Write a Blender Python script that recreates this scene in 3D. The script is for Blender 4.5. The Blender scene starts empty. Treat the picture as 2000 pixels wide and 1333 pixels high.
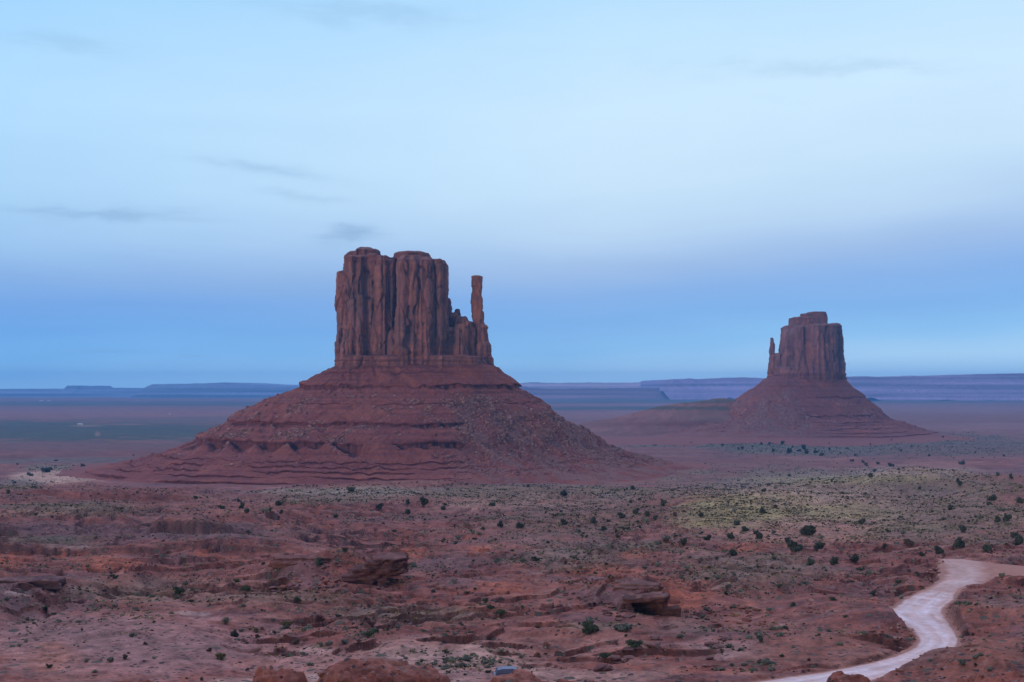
import bpy, bmesh, math, random
import numpy as np

SC = bpy.context.scene
COL = SC.collection
# ------------------------------------------------------------------ camera
F = 2550.0          # focal length in px of the 2000 px wide photograph
HZ = 757.0          # row of the true horizon
HC = 112.0          # camera height above the valley floor (m)
cam_data = bpy.data.cameras.new("camera")
cam_data.sensor_width = 36.0
cam_data.lens = F / 2000 * 36
cam_data.shift_y = (HZ - 666.5) / 2000
cam_data.clip_start = 0.3
cam_data.clip_end = 120000
cam = bpy.data.objects.new("camera", cam_data)
cam.location = (0, 0, HC)
cam.rotation_euler = (math.radians(90), 0, 0)
COL.objects.link(cam)
SC.camera = cam

# ------------------------------------------------------------------ light
SUN_EL, SUN_AZ = math.radians(7), math.radians(222)     # azimuth clockwise from +Y (behind, left)
SKY_STRENGTH = 0.13
SUN_STRENGTH = 1.0
sun_l = bpy.data.lights.new("sun", 'SUN')
sun_l.energy = SUN_STRENGTH
sun_l.angle = math.radians(16)
sun_l.color = (1.0, 0.83, 0.82)
sun = bpy.data.objects.new("sun", sun_l)
from mathutils import Vector
sdir = Vector((math.sin(SUN_AZ) * math.cos(SUN_EL), math.cos(SUN_AZ) * math.cos(SUN_EL), math.sin(SUN_EL)))
sun.rotation_euler = sdir.to_track_quat('Z', 'Y').to_euler()
COL.objects.link(sun)
SC.view_settings.view_transform = 'Standard'
SC.view_settings.look = 'None'
SC.view_settings.exposure = 0.0
SC.view_settings.gamma = 1.0


def lin(r, g, b):
    f = lambda c: (c / 255) / 12.92 if c / 255 <= 0.04045 else ((c / 255 + 0.055) / 1.055) ** 2.4
    return (f(r), f(g), f(b))


world = bpy.data.worlds.new("World")
SC.world = world
world.use_nodes = True
NT = world.node_tree
NT.nodes.clear()


class NB:
    """short helper for node trees"""
    def __init__(self, nt): self.nt = nt
    def n(self, t, **kw):
        nd = self.nt.nodes.new(t)
        for k, v in kw.items(): setattr(nd, k, v)
        return nd
    def put(self, sock, v):
        if hasattr(v, 'is_output'): self.nt.links.new(v, sock)
        else: sock.default_value = v
    def math(self, op, a, b=0.0, c=0.0, clamp=False):
        nd = self.n('ShaderNodeMath', operation=op, use_clamp=clamp)
        self.put(nd.inputs[0], a); self.put(nd.inputs[1], b); self.put(nd.inputs[2], c)
        return nd.outputs[0]
    def mix(self, f, a, b, blend='MIX'):
        nd = self.n('ShaderNodeMix', data_type='RGBA', blend_type=blend)
        self.put(nd.inputs[0], f)
        for s, v in ((nd.inputs[6], a), (nd.inputs[7], b)):
            if isinstance(v, tuple) and len(v) == 3: v = (*v, 1)
            self.put(s, v)
        return nd.outputs[2]
    def ramp(self, f, stops):
        nd = self.n('ShaderNodeValToRGB')
        el = nd.color_ramp.elements
        while len(el) < len(stops): el.new(0.5)
        for e, (p, c) in zip(el, stops):
            e.position = p; e.color = (*c, 1)
        self.put(nd.inputs[0], f)
        return nd.outputs[0]
    def noise(self, vec, scale, detail=4, rough=0.55, dist=0.0):
        nd = self.n('ShaderNodeTexNoise')
        self.put(nd.inputs['Vector'], vec)
        nd.inputs['Scale'].default_value = scale; nd.inputs['Detail'].default_value = detail
        nd.inputs['Roughness'].default_value = rough; nd.inputs['Distortion'].default_value = dist
        return nd.outputs['Fac']
    def map(self, vec, scale=(1, 1, 1), loc=(0, 0, 0)):
        nd = self.n('ShaderNodeMapping')
        self.put(nd.inputs['Vector'], vec)
        nd.inputs['Scale'].default_value = scale; nd.inputs['Location'].default_value = loc
        return nd.outputs[0]


def sky_world():
    b = NB(NT)
    out = b.n('ShaderNodeOutputWorld'); bg = b.n('ShaderNodeBackground')
    bg.inputs['Strength'].default_value = SKY_STRENGTH
    NT.links.new(bg.outputs[0], out.inputs[0])
    st = b.n('ShaderNodeTexSky', sky_type='NISHITA')
    st.sun_disc = False
    st.sun_elevation = SUN_EL; st.sun_rotation = SUN_AZ
    st.altitude = 1700; st.air_density = 1.0; st.dust_density = 0.6; st.ozone_density = 2.5
    tc = b.n('ShaderNodeTexCoord')
    d = tc.outputs['Generated']
    sp = b.n('ShaderNodeSeparateXYZ'); NT.links.new(d, sp.inputs[0])
    x, y, z = sp.outputs
    el = b.math('MULTIPLY', b.math('ARCSINE', z), 57.29578)
    az = b.math('MULTIPLY', b.math('ARCTAN2', x, y), 57.29578)
    # thin high cloud veil: colour follows elevation, its lower edge is higher on the right
    wob = b.math('SUBTRACT', b.noise(b.map(d, (2.2, 2.2, 9.0)), 1.0, 3), 0.5)
    azr = b.math('MAXIMUM', b.math('SUBTRACT', az, 2.0), 0.0)
    shift = b.math('MULTIPLY', b.math('MINIMUM', azr, 25.0), 0.085)
    e2 = b.math('ADD', b.math('SUBTRACT', el, shift), b.math('MULTIPLY', wob, 2.4))
    t = b.math('DIVIDE', b.math('MAXIMUM', e2, 0.0), 60.0)
    K = 1.0 / SKY_STRENGTH
    def c(r, g, bb, m=1.0): return tuple(v * K * m for v in lin(r, g, bb))
    veil = b.ramp(t, [(0.0, (0, 0, 0))] * len(SKY_STOPS))
    rp = veil.node.color_ramp.elements
    stops = SKY_STOPS
    for e, (deg, rgb) in zip(rp, stops):
        e.position = deg / 60.0; e.color = (*c(*rgb), 1)
    # left part of the veil is bluer and a bit darker
    lf = b.math('MULTIPLY', b.math('SUBTRACT', b.math('MULTIPLY', az, -1.0), -4.0), 1 / 26.0, clamp=True)
    veil = b.mix(b.math('MULTIPLY', lf, 0.75), veil, b.mix(1.0, veil, (0.66, 0.85, 1.0), 'MULTIPLY'))
    # soft mottling of the veil
    mott = b.noise(b.map(d, (5, 5, 26)), 1.0, 5, 0.6, 0.3)
    mk = b.math('ADD', 0.93, b.math('MULTIPLY', mott, 0.14))
    cmb = b.n('ShaderNodeCombineXYZ')
    b.put(cmb.inputs[0], mk); b.put(cmb.inputs[1], b.math('POWER', mk, 0.8)); b.put(cmb.inputs[2], b.math('POWER', mk, 0.4))
    veil = b.mix(1.0, veil, cmb.outputs[0], 'MULTIPLY')
    # small grey cloud wisps: (azimuth, elevation, half widths, strength)
    warp = b.math('SUBTRACT', b.noise(b.map(d, (26, 26, 60)), 1.0, 5, 0.6), 0.5)
    warp2 = b.math('SUBTRACT', b.noise(b.map(d, (18, 18, 150)), 1.0, 5, 0.65), 0.5)
    tot = None
    for (px, py, wx, wy, tilt, s) in [(200, 432, 130, 12, -0.03, .42), (330, 440, 90, 7, 0.0, .18), (500, 335, 120, 11, .12, .30),
                                      (590, 388, 95, 9, .10, .2), (690, 462, 48, 15, -.08, .55), (1600, 150, 210, 13, .04, .2),
                                      (560, 560, 200, 22, 0, .10), (720, 30, 180, 24, 0.05, .20), (120, 120, 120, 14, .02, .18),
                                      (1300, 520, 300, 14, 0, .06), (200, 690, 60, 4, 0, .25), (380, 698, 30, 3, 0, .2)]:
        a0 = math.degrees(math.atan((px - 1000) / F)); e0 = math.degrees(math.atan((HZ - py) / F))
        k = 57.29578 / F
        da = b.math('SUBTRACT', az, a0)
        de = b.math('SUBTRACT', b.math('SUBTRACT', el, e0), b.math('MULTIPLY', da, -tilt))
        da = b.math('ADD', da, b.math('MULTIPLY', warp2, 2.6 * wx * k))
        de = b.math('ADD', de, b.math('MULTIPLY', warp, 4.0 * wy * k))
        q = b.math('ADD', b.math('POWER', b.math('ABSOLUTE', b.math('DIVIDE', da, wx * k)), 2.0),
                   b.math('POWER', b.math('ABSOLUTE', b.math('DIVIDE', de, wy * k)), 2.0))
        g = b.math('MULTIPLY', b.math('EXPONENT', b.math('MULTIPLY', q, -1.1)), s)
        tot = g if tot is None else b.math('MAXIMUM', tot, g)
    veil = b.mix(tot, veil, c(128, 166, 208))
    # veil over the east, brightened overhead for light on land; clear dusk sky behind
    fr = b.math('MULTIPLY', b.math('ADD', y, 0.35), 1 / 0.8, clamp=True)
    up = b.math('SUBTRACT', 1.0, b.math('MULTIPLY', b.math('SUBTRACT', el, 24.0), 1 / 30.0, clamp=True), clamp=True)
    fac = b.math('MULTIPLY', b.math('MULTIPLY', fr, b.math('ADD', 0.75, b.math('MULTIPLY', up, 0.25))), 0.96)
    colr = b.mix(fac, st.outputs[0], veil)
    NT.links.new(colr, bg.inputs['Color'])


SKY_STOPS = [(0.0, (190, 232, 262)), (1.2, (150, 205, 252)), (2.4, (136, 188, 243)), (3.6, (142, 184, 239)), (4.8, (165, 196, 238)), (6.4, (191, 219, 248)),
             (8.5, (206, 234, 256)), (12.0, (211, 240, 261)), (16.5, (190, 230, 260)), (24.0, (225, 240, 275)),
             (40.0, (345, 340, 405)), (60.0, (360, 352, 415))]  # stops above the view are raised to light the ground and haze
sky_world()

SC.render.engine = 'CYCLES'
cy = SC.cycles
cy.max_bounces = 8; cy.diffuse_bounces = 2; cy.glossy_bounces = 1; cy.transmission_bounces = 2; cy.volume_bounces = 6
cy.use_denoising = True
cy.denoiser = 'OPENIMAGEDENOISE'
cy.denoising_input_passes = 'RGB_ALBEDO_NORMAL'
cy.use_adaptive_sampling = False

# ------------------------------------------------------------------ numpy noise
def _h(i, j, k, seed):
    h = i * np.uint32(0x9E3779B1) + j * np.uint32(0x85EBCA77) + np.uint32((k * 0xC2B2AE3D + seed * 7919 + 17) & 0xFFFFFFFF)
    h ^= h >> np.uint32(15); h *= np.uint32(0x2C1B3C6D)
    h ^= h >> np.uint32(12); h *= np.uint32(0x297A2D39)
    h ^= h >> np.uint32(15)
    return h.astype(np.float32) * np.float32(2.0 / 4294967295.0) - np.float32(1.0)


def _fade(t): return t * t * t * (t * (t * 6 - 15) + 10)


def _blocks(fn, arrs, seed):
    arrs = np.broadcast_arrays(*[np.asarray(q, np.float32) for q in arrs]); shp = arrs[0].shape
    if arrs[0].size < 80000: return fn(*arrs, seed)
    arrs = [np.ascontiguousarray(q).ravel() for q in arrs]; out = np.empty(arrs[0].size, np.float32)
    for i in range(0, out.size, 40000): out[i:i + 40000] = fn(*[q[i:i + 40000] for q in arrs], seed)
    return out.reshape(shp)


def _vn2(x, y, seed):
    xf = np.floor(x); yf = np.floor(y)
    fx = _fade(x - xf); fy = _fade(y - yf)
    xi = xf.astype(np.int32).astype(np.uint32); yi = yf.astype(np.int32).astype(np.uint32); o = np.uint32(1)
    a = _h(xi, yi, 0, seed); b = _h(xi + o, yi, 0, seed); c = _h(xi, yi + o, 0, seed); d = _h(xi + o, yi + o, 0, seed)
    return a + (b - a) * fx + (c - a) * fy + (a - b - c + d) * fx * fy


def _vn3(x, y, z, seed):
    xf = np.floor(x); yf = np.floor(y); zf = np.floor(z)
    fx = _fade(x - xf); fy = _fade(y - yf); fz = _fade(z - zf)
    xi = xf.astype(np.int32).astype(np.uint32); yi = yf.astype(np.int32).astype(np.uint32); zi = zf.astype(np.int32).astype(np.uint32)
    r = 0; o = np.uint32(1)
    for dz in (0, 1):
        zz = (zi + np.uint32(dz)) * np.uint32(0xC2B2AE3D)
        a = _h(xi, yi + zz, 3, seed); b = _h(xi + o, yi + zz, 3, seed); c = _h(xi, yi + o + zz, 3, seed); d = _h(xi + o, yi + o + zz, 3, seed)
        r = r + (a + (b - a) * fx + (c - a) * fy + (a - b - c + d) * fx * fy) * (fz if dz else 1 - fz)
    return r


def vn2(x, y, seed=0): return _blocks(_vn2, (x, y), seed)


def vn3(x, y, z, seed=0): return _blocks(_vn3, (x, y, z), seed)


def fb2(x, y, o=4, seed=0, g=0.5):
    r = 0; a = 1.0; s = 0
    for i in range(o):
        r = r + a * vn2(x * 2 ** i + 13.7 * i, y * 2 ** i - 7.3 * i, seed + i); s += a; a *= g
    return r / s


def fb3(x, y, z, o=4, seed=0, g=0.5):
    r = 0; a = 1.0; s = 0
    for i in range(o):
        r = r + a * vn3(x * 2 ** i + 13.7 * i, y * 2 ** i - 7.3 * i, z * 2 ** i + 3.1 * i, seed + i); s += a; a *= g
    return r / s


def sst(a, b, x):
    t = np.clip((x - a) / (b - a), 0, 1)
    return t * t * (3 - 2 * t)


def lerpc(c, target, w):
    return c + (np.asarray(target, np.float32) - c) * w[..., None]


# ------------------------------------------------------------------ object helpers
ALB = np.array((.98, .84, .71), np.float32)      # all mineral colours, scaled together


def tag(o, label=None, cat=None, group=None, kind=None):
    if label: o["label"] = label
    if cat: o["category"] = cat
    if group: o["group"] = group
    if kind: o["kind"] = kind
    return o


def mesh_np(name, V, Q, color=None, smooth=True, mat=None, tris=None):
    V = np.ascontiguousarray(V, np.float32).reshape(-1, 3)
    me = bpy.data.meshes.new(name)
    loops = []; starts = []; n = 0
    if Q is not None and len(Q):
        Q = np.ascontiguousarray(Q, np.int32); loops.append(Q.ravel()); starts.append(np.arange(len(Q), dtype=np.int32) * 4); n = len(Q) * 4
    if tris is not None and len(tris):
        T = np.ascontiguousarray(tris, np.int32); loops.append(T.ravel()); starts.append(n + np.arange(len(T), dtype=np.int32) * 3)
    loops = np.concatenate(loops); starts = np.concatenate(starts)
    me.vertices.add(len(V)); me.vertices.foreach_set("co", V.ravel())
    me.loops.add(len(loops)); me.loops.foreach_set("vertex_index", loops)
    me.polygons.add(len(starts)); me.polygons.foreach_set("loop_start", starts)
    me.polygons.foreach_set("use_smooth", np.full(len(starts), smooth))
    me.update(calc_edges=True)
    if color is not None:
        c4 = np.ones((len(V), 4), np.float32); c4[:, :3] = np.asarray(color, np.float32).reshape(-1, 3) * ALB
        at = me.color_attributes.new("soil", 'FLOAT_COLOR', 'POINT'); at.data.foreach_set("color", c4.ravel())
    if mat: me.materials.append(mat)
    return me


def obj(name, me, parent=None, loc=(0, 0, 0)):
    o = bpy.data.objects.new(name, me); COL.objects.link(o)
    o.location = loc
    if parent: o.parent = parent
    return o


def grid_quads(r, c, wrap=False):
    i = np.arange(r - 1)[:, None]; j = np.arange(c if wrap else c - 1)[None, :]
    j2 = (j + 1) % c
    a = i * c + j; b = i * c + j2; d = (i + 1) * c + j; e = (i + 1) * c + j2
    return np.stack([a, b, e, d], -1).reshape(-1, 4)


def soil_mat(name, fine=((0.5, .30), (3.0, .22)), bump=0.35, bscale=1.2, bdist=0.25, rough=0.95, zs=1.0, dots=None):
    m = bpy.data.materials.new(name); m.use_nodes = True
    nt = m.node_tree; nt.nodes.clear(); b = NB(nt)
    out = b.n('ShaderNodeOutputMaterial'); p = b.n('ShaderNodeBsdfPrincipled')
    nt.links.new(p.outputs[0], out.inputs[0])
    p.inputs['Roughness'].default_value = rough
    p.inputs['Specular IOR Level'].default_value = 0.15
    at = b.n('ShaderNodeAttribute'); at.attribute_name = "soil"
    geo = b.n('ShaderNodeNewGeometry'); pos = b.map(geo.outputs['Position'], (1, 1, zs))
    colr = at.outputs['Color']
    for sc, am in fine:
        nz = b.noise(pos, 1.0 / sc, 5, 0.65)
        k = b.math('ADD', 1.0 - am * 0.5 * 2.0, b.math('MULTIPLY', nz, am * 2.0))
        cm = b.n('ShaderNodeCombineXYZ')
        for q in range(3): b.put(cm.inputs[q], k)
        colr = b.mix(1.0, colr, cm.outputs[0], 'MULTIPLY')
    for ds, thr, keep, dc in (dots or ()):
        vo = b.n('ShaderNodeTexVoronoi'); b.put(vo.inputs['Vector'], pos); vo.inputs['Scale'].default_value = 1.0 / ds
        rr = b.n('ShaderNodeSeparateColor'); nt.links.new(vo.outputs['Color'], rr.inputs[0])
        w = b.math('LESS_THAN', vo.outputs['Distance'], b.math('MULTIPLY', rr.outputs[1], thr))
        w = b.math('MULTIPLY', w, b.math('GREATER_THAN', b.math('ADD', b.math('MULTIPLY', rr.outputs[0], .5), b.math('MULTIPLY', b.noise(pos, .09, 4, .65), .5)), keep))
        colr = b.mix(w, colr, dc)
    nt.links.new(colr, p.inputs['Base Color'])
    bp = b.n('ShaderNodeBump'); bp.inputs['Strength'].default_value = bump; bp.inputs['Distance'].default_value = bdist
    nt.links.new(b.noise(pos, 1.0 / bscale, 6, 0.65), bp.inputs['Height'])
    nt.links.new(bp.outputs[0], p.inputs['Normal'])
    return m


def plain_mat(name, col, rough=0.6, metal=0.0, var=0.0, spec=0.3):
    m = bpy.data.materials.new(name); m.use_nodes = True
    nt = m.node_tree; b = NB(nt); p = nt.nodes['Principled BSDF']
    p.inputs['Roughness'].default_value = rough; p.inputs['Metallic'].default_value = metal
    p.inputs['Specular IOR Level'].default_value = spec
    if var:
        oi = b.n('ShaderNodeObjectInfo'); geo = b.n('ShaderNodeNewGeometry')
        nz = b.noise(geo.outputs['Position'], 3.0, 3)
        k = b.math('ADD', 1 - var, b.math('MULTIPLY', b.math('ADD', nz, oi.outputs['Random']), var))
        cm = b.n('ShaderNodeCombineXYZ')
        for q in range(3): b.put(cm.inputs[q], k)
        nt.links.new(b.mix(1.0, (*col, 1), cm.outputs[0], 'MULTIPLY'), p.inputs['Base Color'])
    else:
        p.inputs['Base Color'].default_value = (*col, 1)
    return m


# ------------------------------------------------------------------ soil palette (real base colours)
RED = (0.250, 0.100, 0.082); DRED = (0.150, 0.052, 0.045); ORA = (0.40, 0.125, 0.068); PALE = (0.42, 0.245, 0.175)
PUR = (0.165, 0.098, 0.105); PINK = (0.315, 0.160, 0.130); GRN = (0.165, 0.160, 0.110); YGR = (0.335, 0.305, 0.12)
GRY = (0.235, 0.185, 0.165); TEAL = (0.045, 0.085, 0.072); ROADC = (0.52, 0.40, 0.36); WHITE = (0.55, 0.45, 0.42)

# ------------------------------------------------------------------ terrain
_by = np.array([0, 4, 12, 40, 90, 120, 150, 215, 310, 400, 560, 800, 1100, 1400, 1700, 2000, 3000, 60000.])
_bz = np.array([-1.7, -1.8, -6, -16, -27.6, -32, -34.6, -37.5, -42, -46, -53, -65.5, -86, -104.5, -109.5, -110.5, -110.5, -110.5])
_ly = np.linspace(math.log(1), math.log(60000), 3000)
_lz = np.interp(np.exp(_ly), _by, _bz)
_k = np.hanning(61); _k /= _k.sum()
_lz = np.convolve(np.pad(_lz, 30, mode='edge'), _k, 'valid')


def base_z(Y): return np.interp(np.log(np.maximum(Y, 1)), _ly, _lz)


# rows: fine where the photograph shows them fine
_yy = np.exp(np.linspace(math.log(145), math.log(19000), 20000))
_w = np.abs(np.gradient(HZ - F * base_z(_yy) / _yy)) / 0.85 + np.gradient(np.log(_yy)) * 105
_cw = np.cumsum(_w)
rowsY = np.interp(np.arange(0, _cw[-1], 1.0), _cw, _yy)
nearY = np.concatenate([np.geomspace(2, 95, 40)[:-1], np.linspace(95, 145, 190)[:-1]])
rowsY = np.concatenate([nearY, rowsY])
tin = np.arange(-0.405, 0.4051, 0.784 / 1024 / 1.2)
tout = np.geomspace(0.408, 0.75, 60)
colsT = np.concatenate([-tout[::-1], tin, tout])
NR, NC = len(rowsY), len(colsT)
YG = np.repeat(rowsY[:, None], NC, 1).astype(np.float32)
XG = (rowsY[:, None] * colsT[None, :]).astype(np.float32)
PXG = np.repeat((1000 + F * colsT)[None, :], NR, 0).astype(np.float32)
LY = np.log(YG); TH = np.repeat(colsT[None, :], NR, 0).astype(np.float32)
Zb = base_z(rowsY)[:, None].astype(np.float32) + np.zeros_like(YG)
PYB = HZ - F * Zb / YG


def gbump(px, Y, h, rx, ry, p=2.0):
    X = (px - 1000) / F * Y
    q = np.abs((XG - X) / rx) ** p + np.abs((YG - Y) / ry) ** p
    return h * np.exp(-q)


def build_heights():
    Z = Zb.copy()
    amp = np.interp(LY, np.log([20, 120, 200, 320, 600, 950, 1500, 2200, 4000, 9000, 48000]), [.1, .5, .8, 1.3, 3.0, 4.5, 2.0, 2.5, 5, 9, 12])
    Z += amp * 0.9 * fb2(TH * 16, LY * 7, 3, 5)
    Z += amp * 0.38 * fb2(XG / 22, YG / 30, 3, 11) * sst(3000, 900, YG)
    Z += 0.5 * np.abs(fb2(XG / 9, YG / 12, 4, 23)) * sst(900, 300, YG) * sst(150, 190, YG)
    Z += 0.22 * fb2(XG / 4.5, YG / 5, 3, 21) * sst(700, 300, YG)
    Z += 0.07 * fb2(XG / 0.9, YG / 0.9, 2, 27) * sst(330, 200, YG)
    # dunes and rises
    duneN = 1 + 0.25 * fb2(XG / 40, YG / 40, 2, 31)
    Z += gbump(1560, 560, 7.0, 62, 62) * duneN
    Z += gbump(1400, 500, 2.5, 40, 50) * duneN
    Z += gbump(1800, 830, 15.0, 95, 70) * duneN
    Z += gbump(1960, 470, 5.0, 25, 50) * duneN
    Z += gbump(1990, 560, 9.0, 30, 50) * duneN
    Z += gbump(1050, 860, 5.5, 110, 55) * duneN
    Z += gbump(700, 830, 4.0, 90, 45) * duneN
    Z += gbump(130, 1060, 6.0, 34, 45) * duneN
    Z += gbump(30, 950, 5.0, 60, 45)
    Z += gbump(45, 640, 4.5, 22, 26)
    # low aprons running out from the farther butte
    ap = 1 + .12 * fb2(XG / 60, YG / 60, 4, 33)
    Z += gbump(1290, 1640, 7, 90, 120) + gbump(1460, 3050, 64, 280, 210) * ap + gbump(1745, 3040, 10, 100, 150) * ap + gbump(1310, 3080, 26, 300, 170) * ap
    # left scarps that face the viewer
    s1 = 394 + 30 * fb2(XG / 50, YG * 0 + 3, 5, 41, .6)
    left = sst(800, 560, PXG)
    Z += 5.0 * (.3 + .7 * sst(-.35, .25, fb2(XG / 32, YG / 60, 3, 42))) * sst(0, 4, YG - s1) * sst(720, 440, YG) * left
    s2 = 340 + 16 * fb2(XG / 45, YG * 0 + 8, 4, 43)
    Z += 2.2 * sst(0, 3, YG - s2) * sst(450, 360, YG) * sst(760, 420, PXG)
    s3 = 700 + 40 * fb2(XG / 90, YG * 0 + 5, 4, 47)
    Z += 5 * sst(0, 9, YG - s3) * sst(1000, 740, YG) * sst(520, 300, PXG)
    # gully behind the bare flat on the left
    rim = np.interp(PXG, [-200, 0, 130, 330, 520, 700], [196, 199, 222, 262, 285, 300]) + 4 * fb2(XG / 12, YG * 0, 3, 51)
    g = sst(0, 5, YG - rim) * sst(75, 30, YG - rim) * sst(620, 250, PXG)
    Z -= 5.0 * g
    # broken ledges all over the middle ground
    for sc, st, y0, y1, sd in ((34, 1.5, 165, 520, 61), (70, 2.6, 330, 1000, 67), (16, 0.75, 150, 360, 71), (46, 1.3, 240, 760, 73), (25, 0.9, 150, 430, 79)):
        n = fb2(XG / (sc * 1.5) + 0.25 * fb2(XG / 9, YG / 9, 2, sd + 3), YG / (sc * 1.2), 4, sd) * 4
        fl = np.floor(n); fr = n - fl
        terr = fl + sst(0.92, 0.985, fr)
        msk = sst(0.0, 0.25, fb2(TH * 9, LY * 5, 2, sd + 9) + 0.15) * sst(y0, y0 * 1.15, YG) * sst(y1, y1 * .8, YG)
        msk = msk * (1 - 0.85 * sst(1250, 1500, PXG) * sst(1075, 1040, PYB))
        msk = msk * (1 - 0.8 * sst(560, 350, PXG) * sst(1175, 1215, PYB))
        Z += st * (terr - n) * msk
    # rock dome with the hollow and its surroundings
    Z += gbump(676, 282, 5.8, 9.5, 8) + gbump(580, 274, 2.0, 9, 7)
    Z += gbump(1235, 247, 3.5, 10, 8)
    Z -= gbump(1275, 226, 1.3, 5, 5)
    Z += gbump(1180, 214, 0.9, 7, 5)
    Z += gbump(1480, 262, 1.7, 12, 7) - gbump(1400, 222, 1.2, 8, 7)
    # banks by the road
    Z += gbump(1960, 205, 3.2, 13, 12) + gbump(1990, 265, 2.0, 9, 9) + gbump(1935, 160, 3.0, 12, 8)
    Z += gbump(1770, 268, 1.5, 5, 12) + gbump(1700, 205, 1.4, 7, 8) + gbump(1640, 185, 1.0, 9, 6)
    # red mounds on the near slope that rise into the picture
    for (px, Y, top, rx, ry, sd) in ((542, 118, 1309, 3.0, 4.0, 81), (760, 122, 1299, 7.2, 6.0, 82), (690, 119, 1306, 4.0, 5.0, 86), (1010, 119, 1321, 3.2, 4.5, 83),
                                 (1655, 119, 1317, 2.6, 4.0, 84), (1960, 121, 1322, 5.0, 5.0, 85), (1120, 120, 1338, 5, 5, 87), (300, 120, 1345, 8, 5, 88)):
        X = (px - 1000) / F * Y
        ztop = -(top - HZ) / F * Y
        q = np.sqrt(((XG - X) / rx) ** 2 + ((YG - Y) / ry) ** 2) * (1 + 0.2 * fb2(XG / 1.6, YG / 1.6, 3, sd))
        m = sst(1.22, 0.62, q) * (1 - 0.10 * q * q)
        tgt = ztop - .3 + 0.9 * np.abs(fb2(XG / 2.6, YG / 3.0, 4, sd + 20, .6)) - .10 * (XG - X) * (rx > 6)
        q0 = tgt / .42 + .5 * fb2(XG / 1.2, YG / 1.2, 2, sd + 30); tgt = .4 * tgt + .6 * .42 * (np.floor(q0) + sst(.55, .95, q0 - np.floor(q0)))
        Z = Z + np.maximum(tgt - Z, 0) * np.clip(m, 0, 1)
    return Z


ZG = build_heights()

# road outline as ground places (rows of the photograph: left edge, right edge)
ROAD = [(1092, 1838, 1880), (1100, 1840, 1935), (1108, 1842, 2030), (1118, 1844, 2060), (1128, 1840, 2040), (1136, 1834, 1985), (1142, 1826, 1890), (1150, 1812, 1872),
        (1160, 1790, 1866), (1170, 1765, 1864), (1180, 1757, 1848), (1190, 1735, 1842), (1198, 1712, 1842), (1206, 1722, 1848), (1215, 1752, 1853),
        (1225, 1773, 1860), (1235, 1786, 1866), (1245, 1794, 1871), (1255, 1795, 1872), (1263, 1786, 1866), (1272, 1768, 1858), (1282, 1745, 1848),
        (1292, 1708, 1832), (1302, 1660, 1808), (1312, 1605, 1775), (1320, 1550, 1735), (1327, 1500, 1705), (1334, 1440, 1690), (1337, 300, 1660), (1342, 250, 1600), (1352, 200, 1500)]
_ra = np.array(ROAD, np.float32)


def smooth2(A, n):
    for _ in range(n):
        A = (np.roll(A, 1, 0) + np.roll(A, -1, 0) + A * 2) / 4
        A = (np.roll(A, 1, 1) + np.roll(A, -1, 1) + A * 2) / 4
    return A


def road_mask(pyb, edge=0.0):
    wob = 7 * fb2(XG / 3, YG / 3, 3, 91) + 6 * fb2(XG / .9, YG / 1.3, 2, 92)
    l = np.interp(pyb, _ra[:, 0], _ra[:, 1]) - edge; r = np.interp(pyb, _ra[:, 0], _ra[:, 2]) + edge
    inside = (pyb > 1091) & (pyb < 1350)
    w = np.minimum(PXG + wob - l, r - PXG - wob)
    return np.where(inside, sst(-2.5, 2.5, w), 0).astype(np.float32)


rm0 = road_mask(PYB, 7.0)
wide = np.clip(smooth2(rm0, 14) * 2.2, 0, 1)
ZG = ZG * (1 - wide) + (Zb - 0.15) * wide
PYG = HZ - F * ZG / YG
RM = rm0


_bank = [fb2(TH * 45 + 3.7 * i, LY * 32 - 1.9 * i, 3, 100 + i) for i in range(10)]


def patch(cx, cy, rx, ry, soft=0.5, wa=0.45, sd=0):
    """a patch of soil of its own colour on the ground, edges broken up; only its window is worked out"""
    k = 1 + soft + wa + .1
    cs = np.where((PXG[0] > cx - rx * k) & (PXG[0] < cx + rx * k))[0]; c0, c1 = cs[0], cs[-1] + 1
    rs = np.where(((PYG[:, c0:c1] > cy - ry * k) & (PYG[:, c0:c1] < cy + ry * k)).any(1))[0]; r0, r1 = rs[0], rs[-1] + 1
    w = (slice(r0, r1), slice(c0, c1))
    dx = (PXG[w] - cx) / rx + wa * _bank[sd % 10][w]
    dyy = (PYG[w] - cy) / ry + wa * _bank[(sd * 3 + 4) % 10][w]
    return w, sst(1 + soft, 1 - soft, np.sqrt(dx * dx + dyy * dyy))


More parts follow.
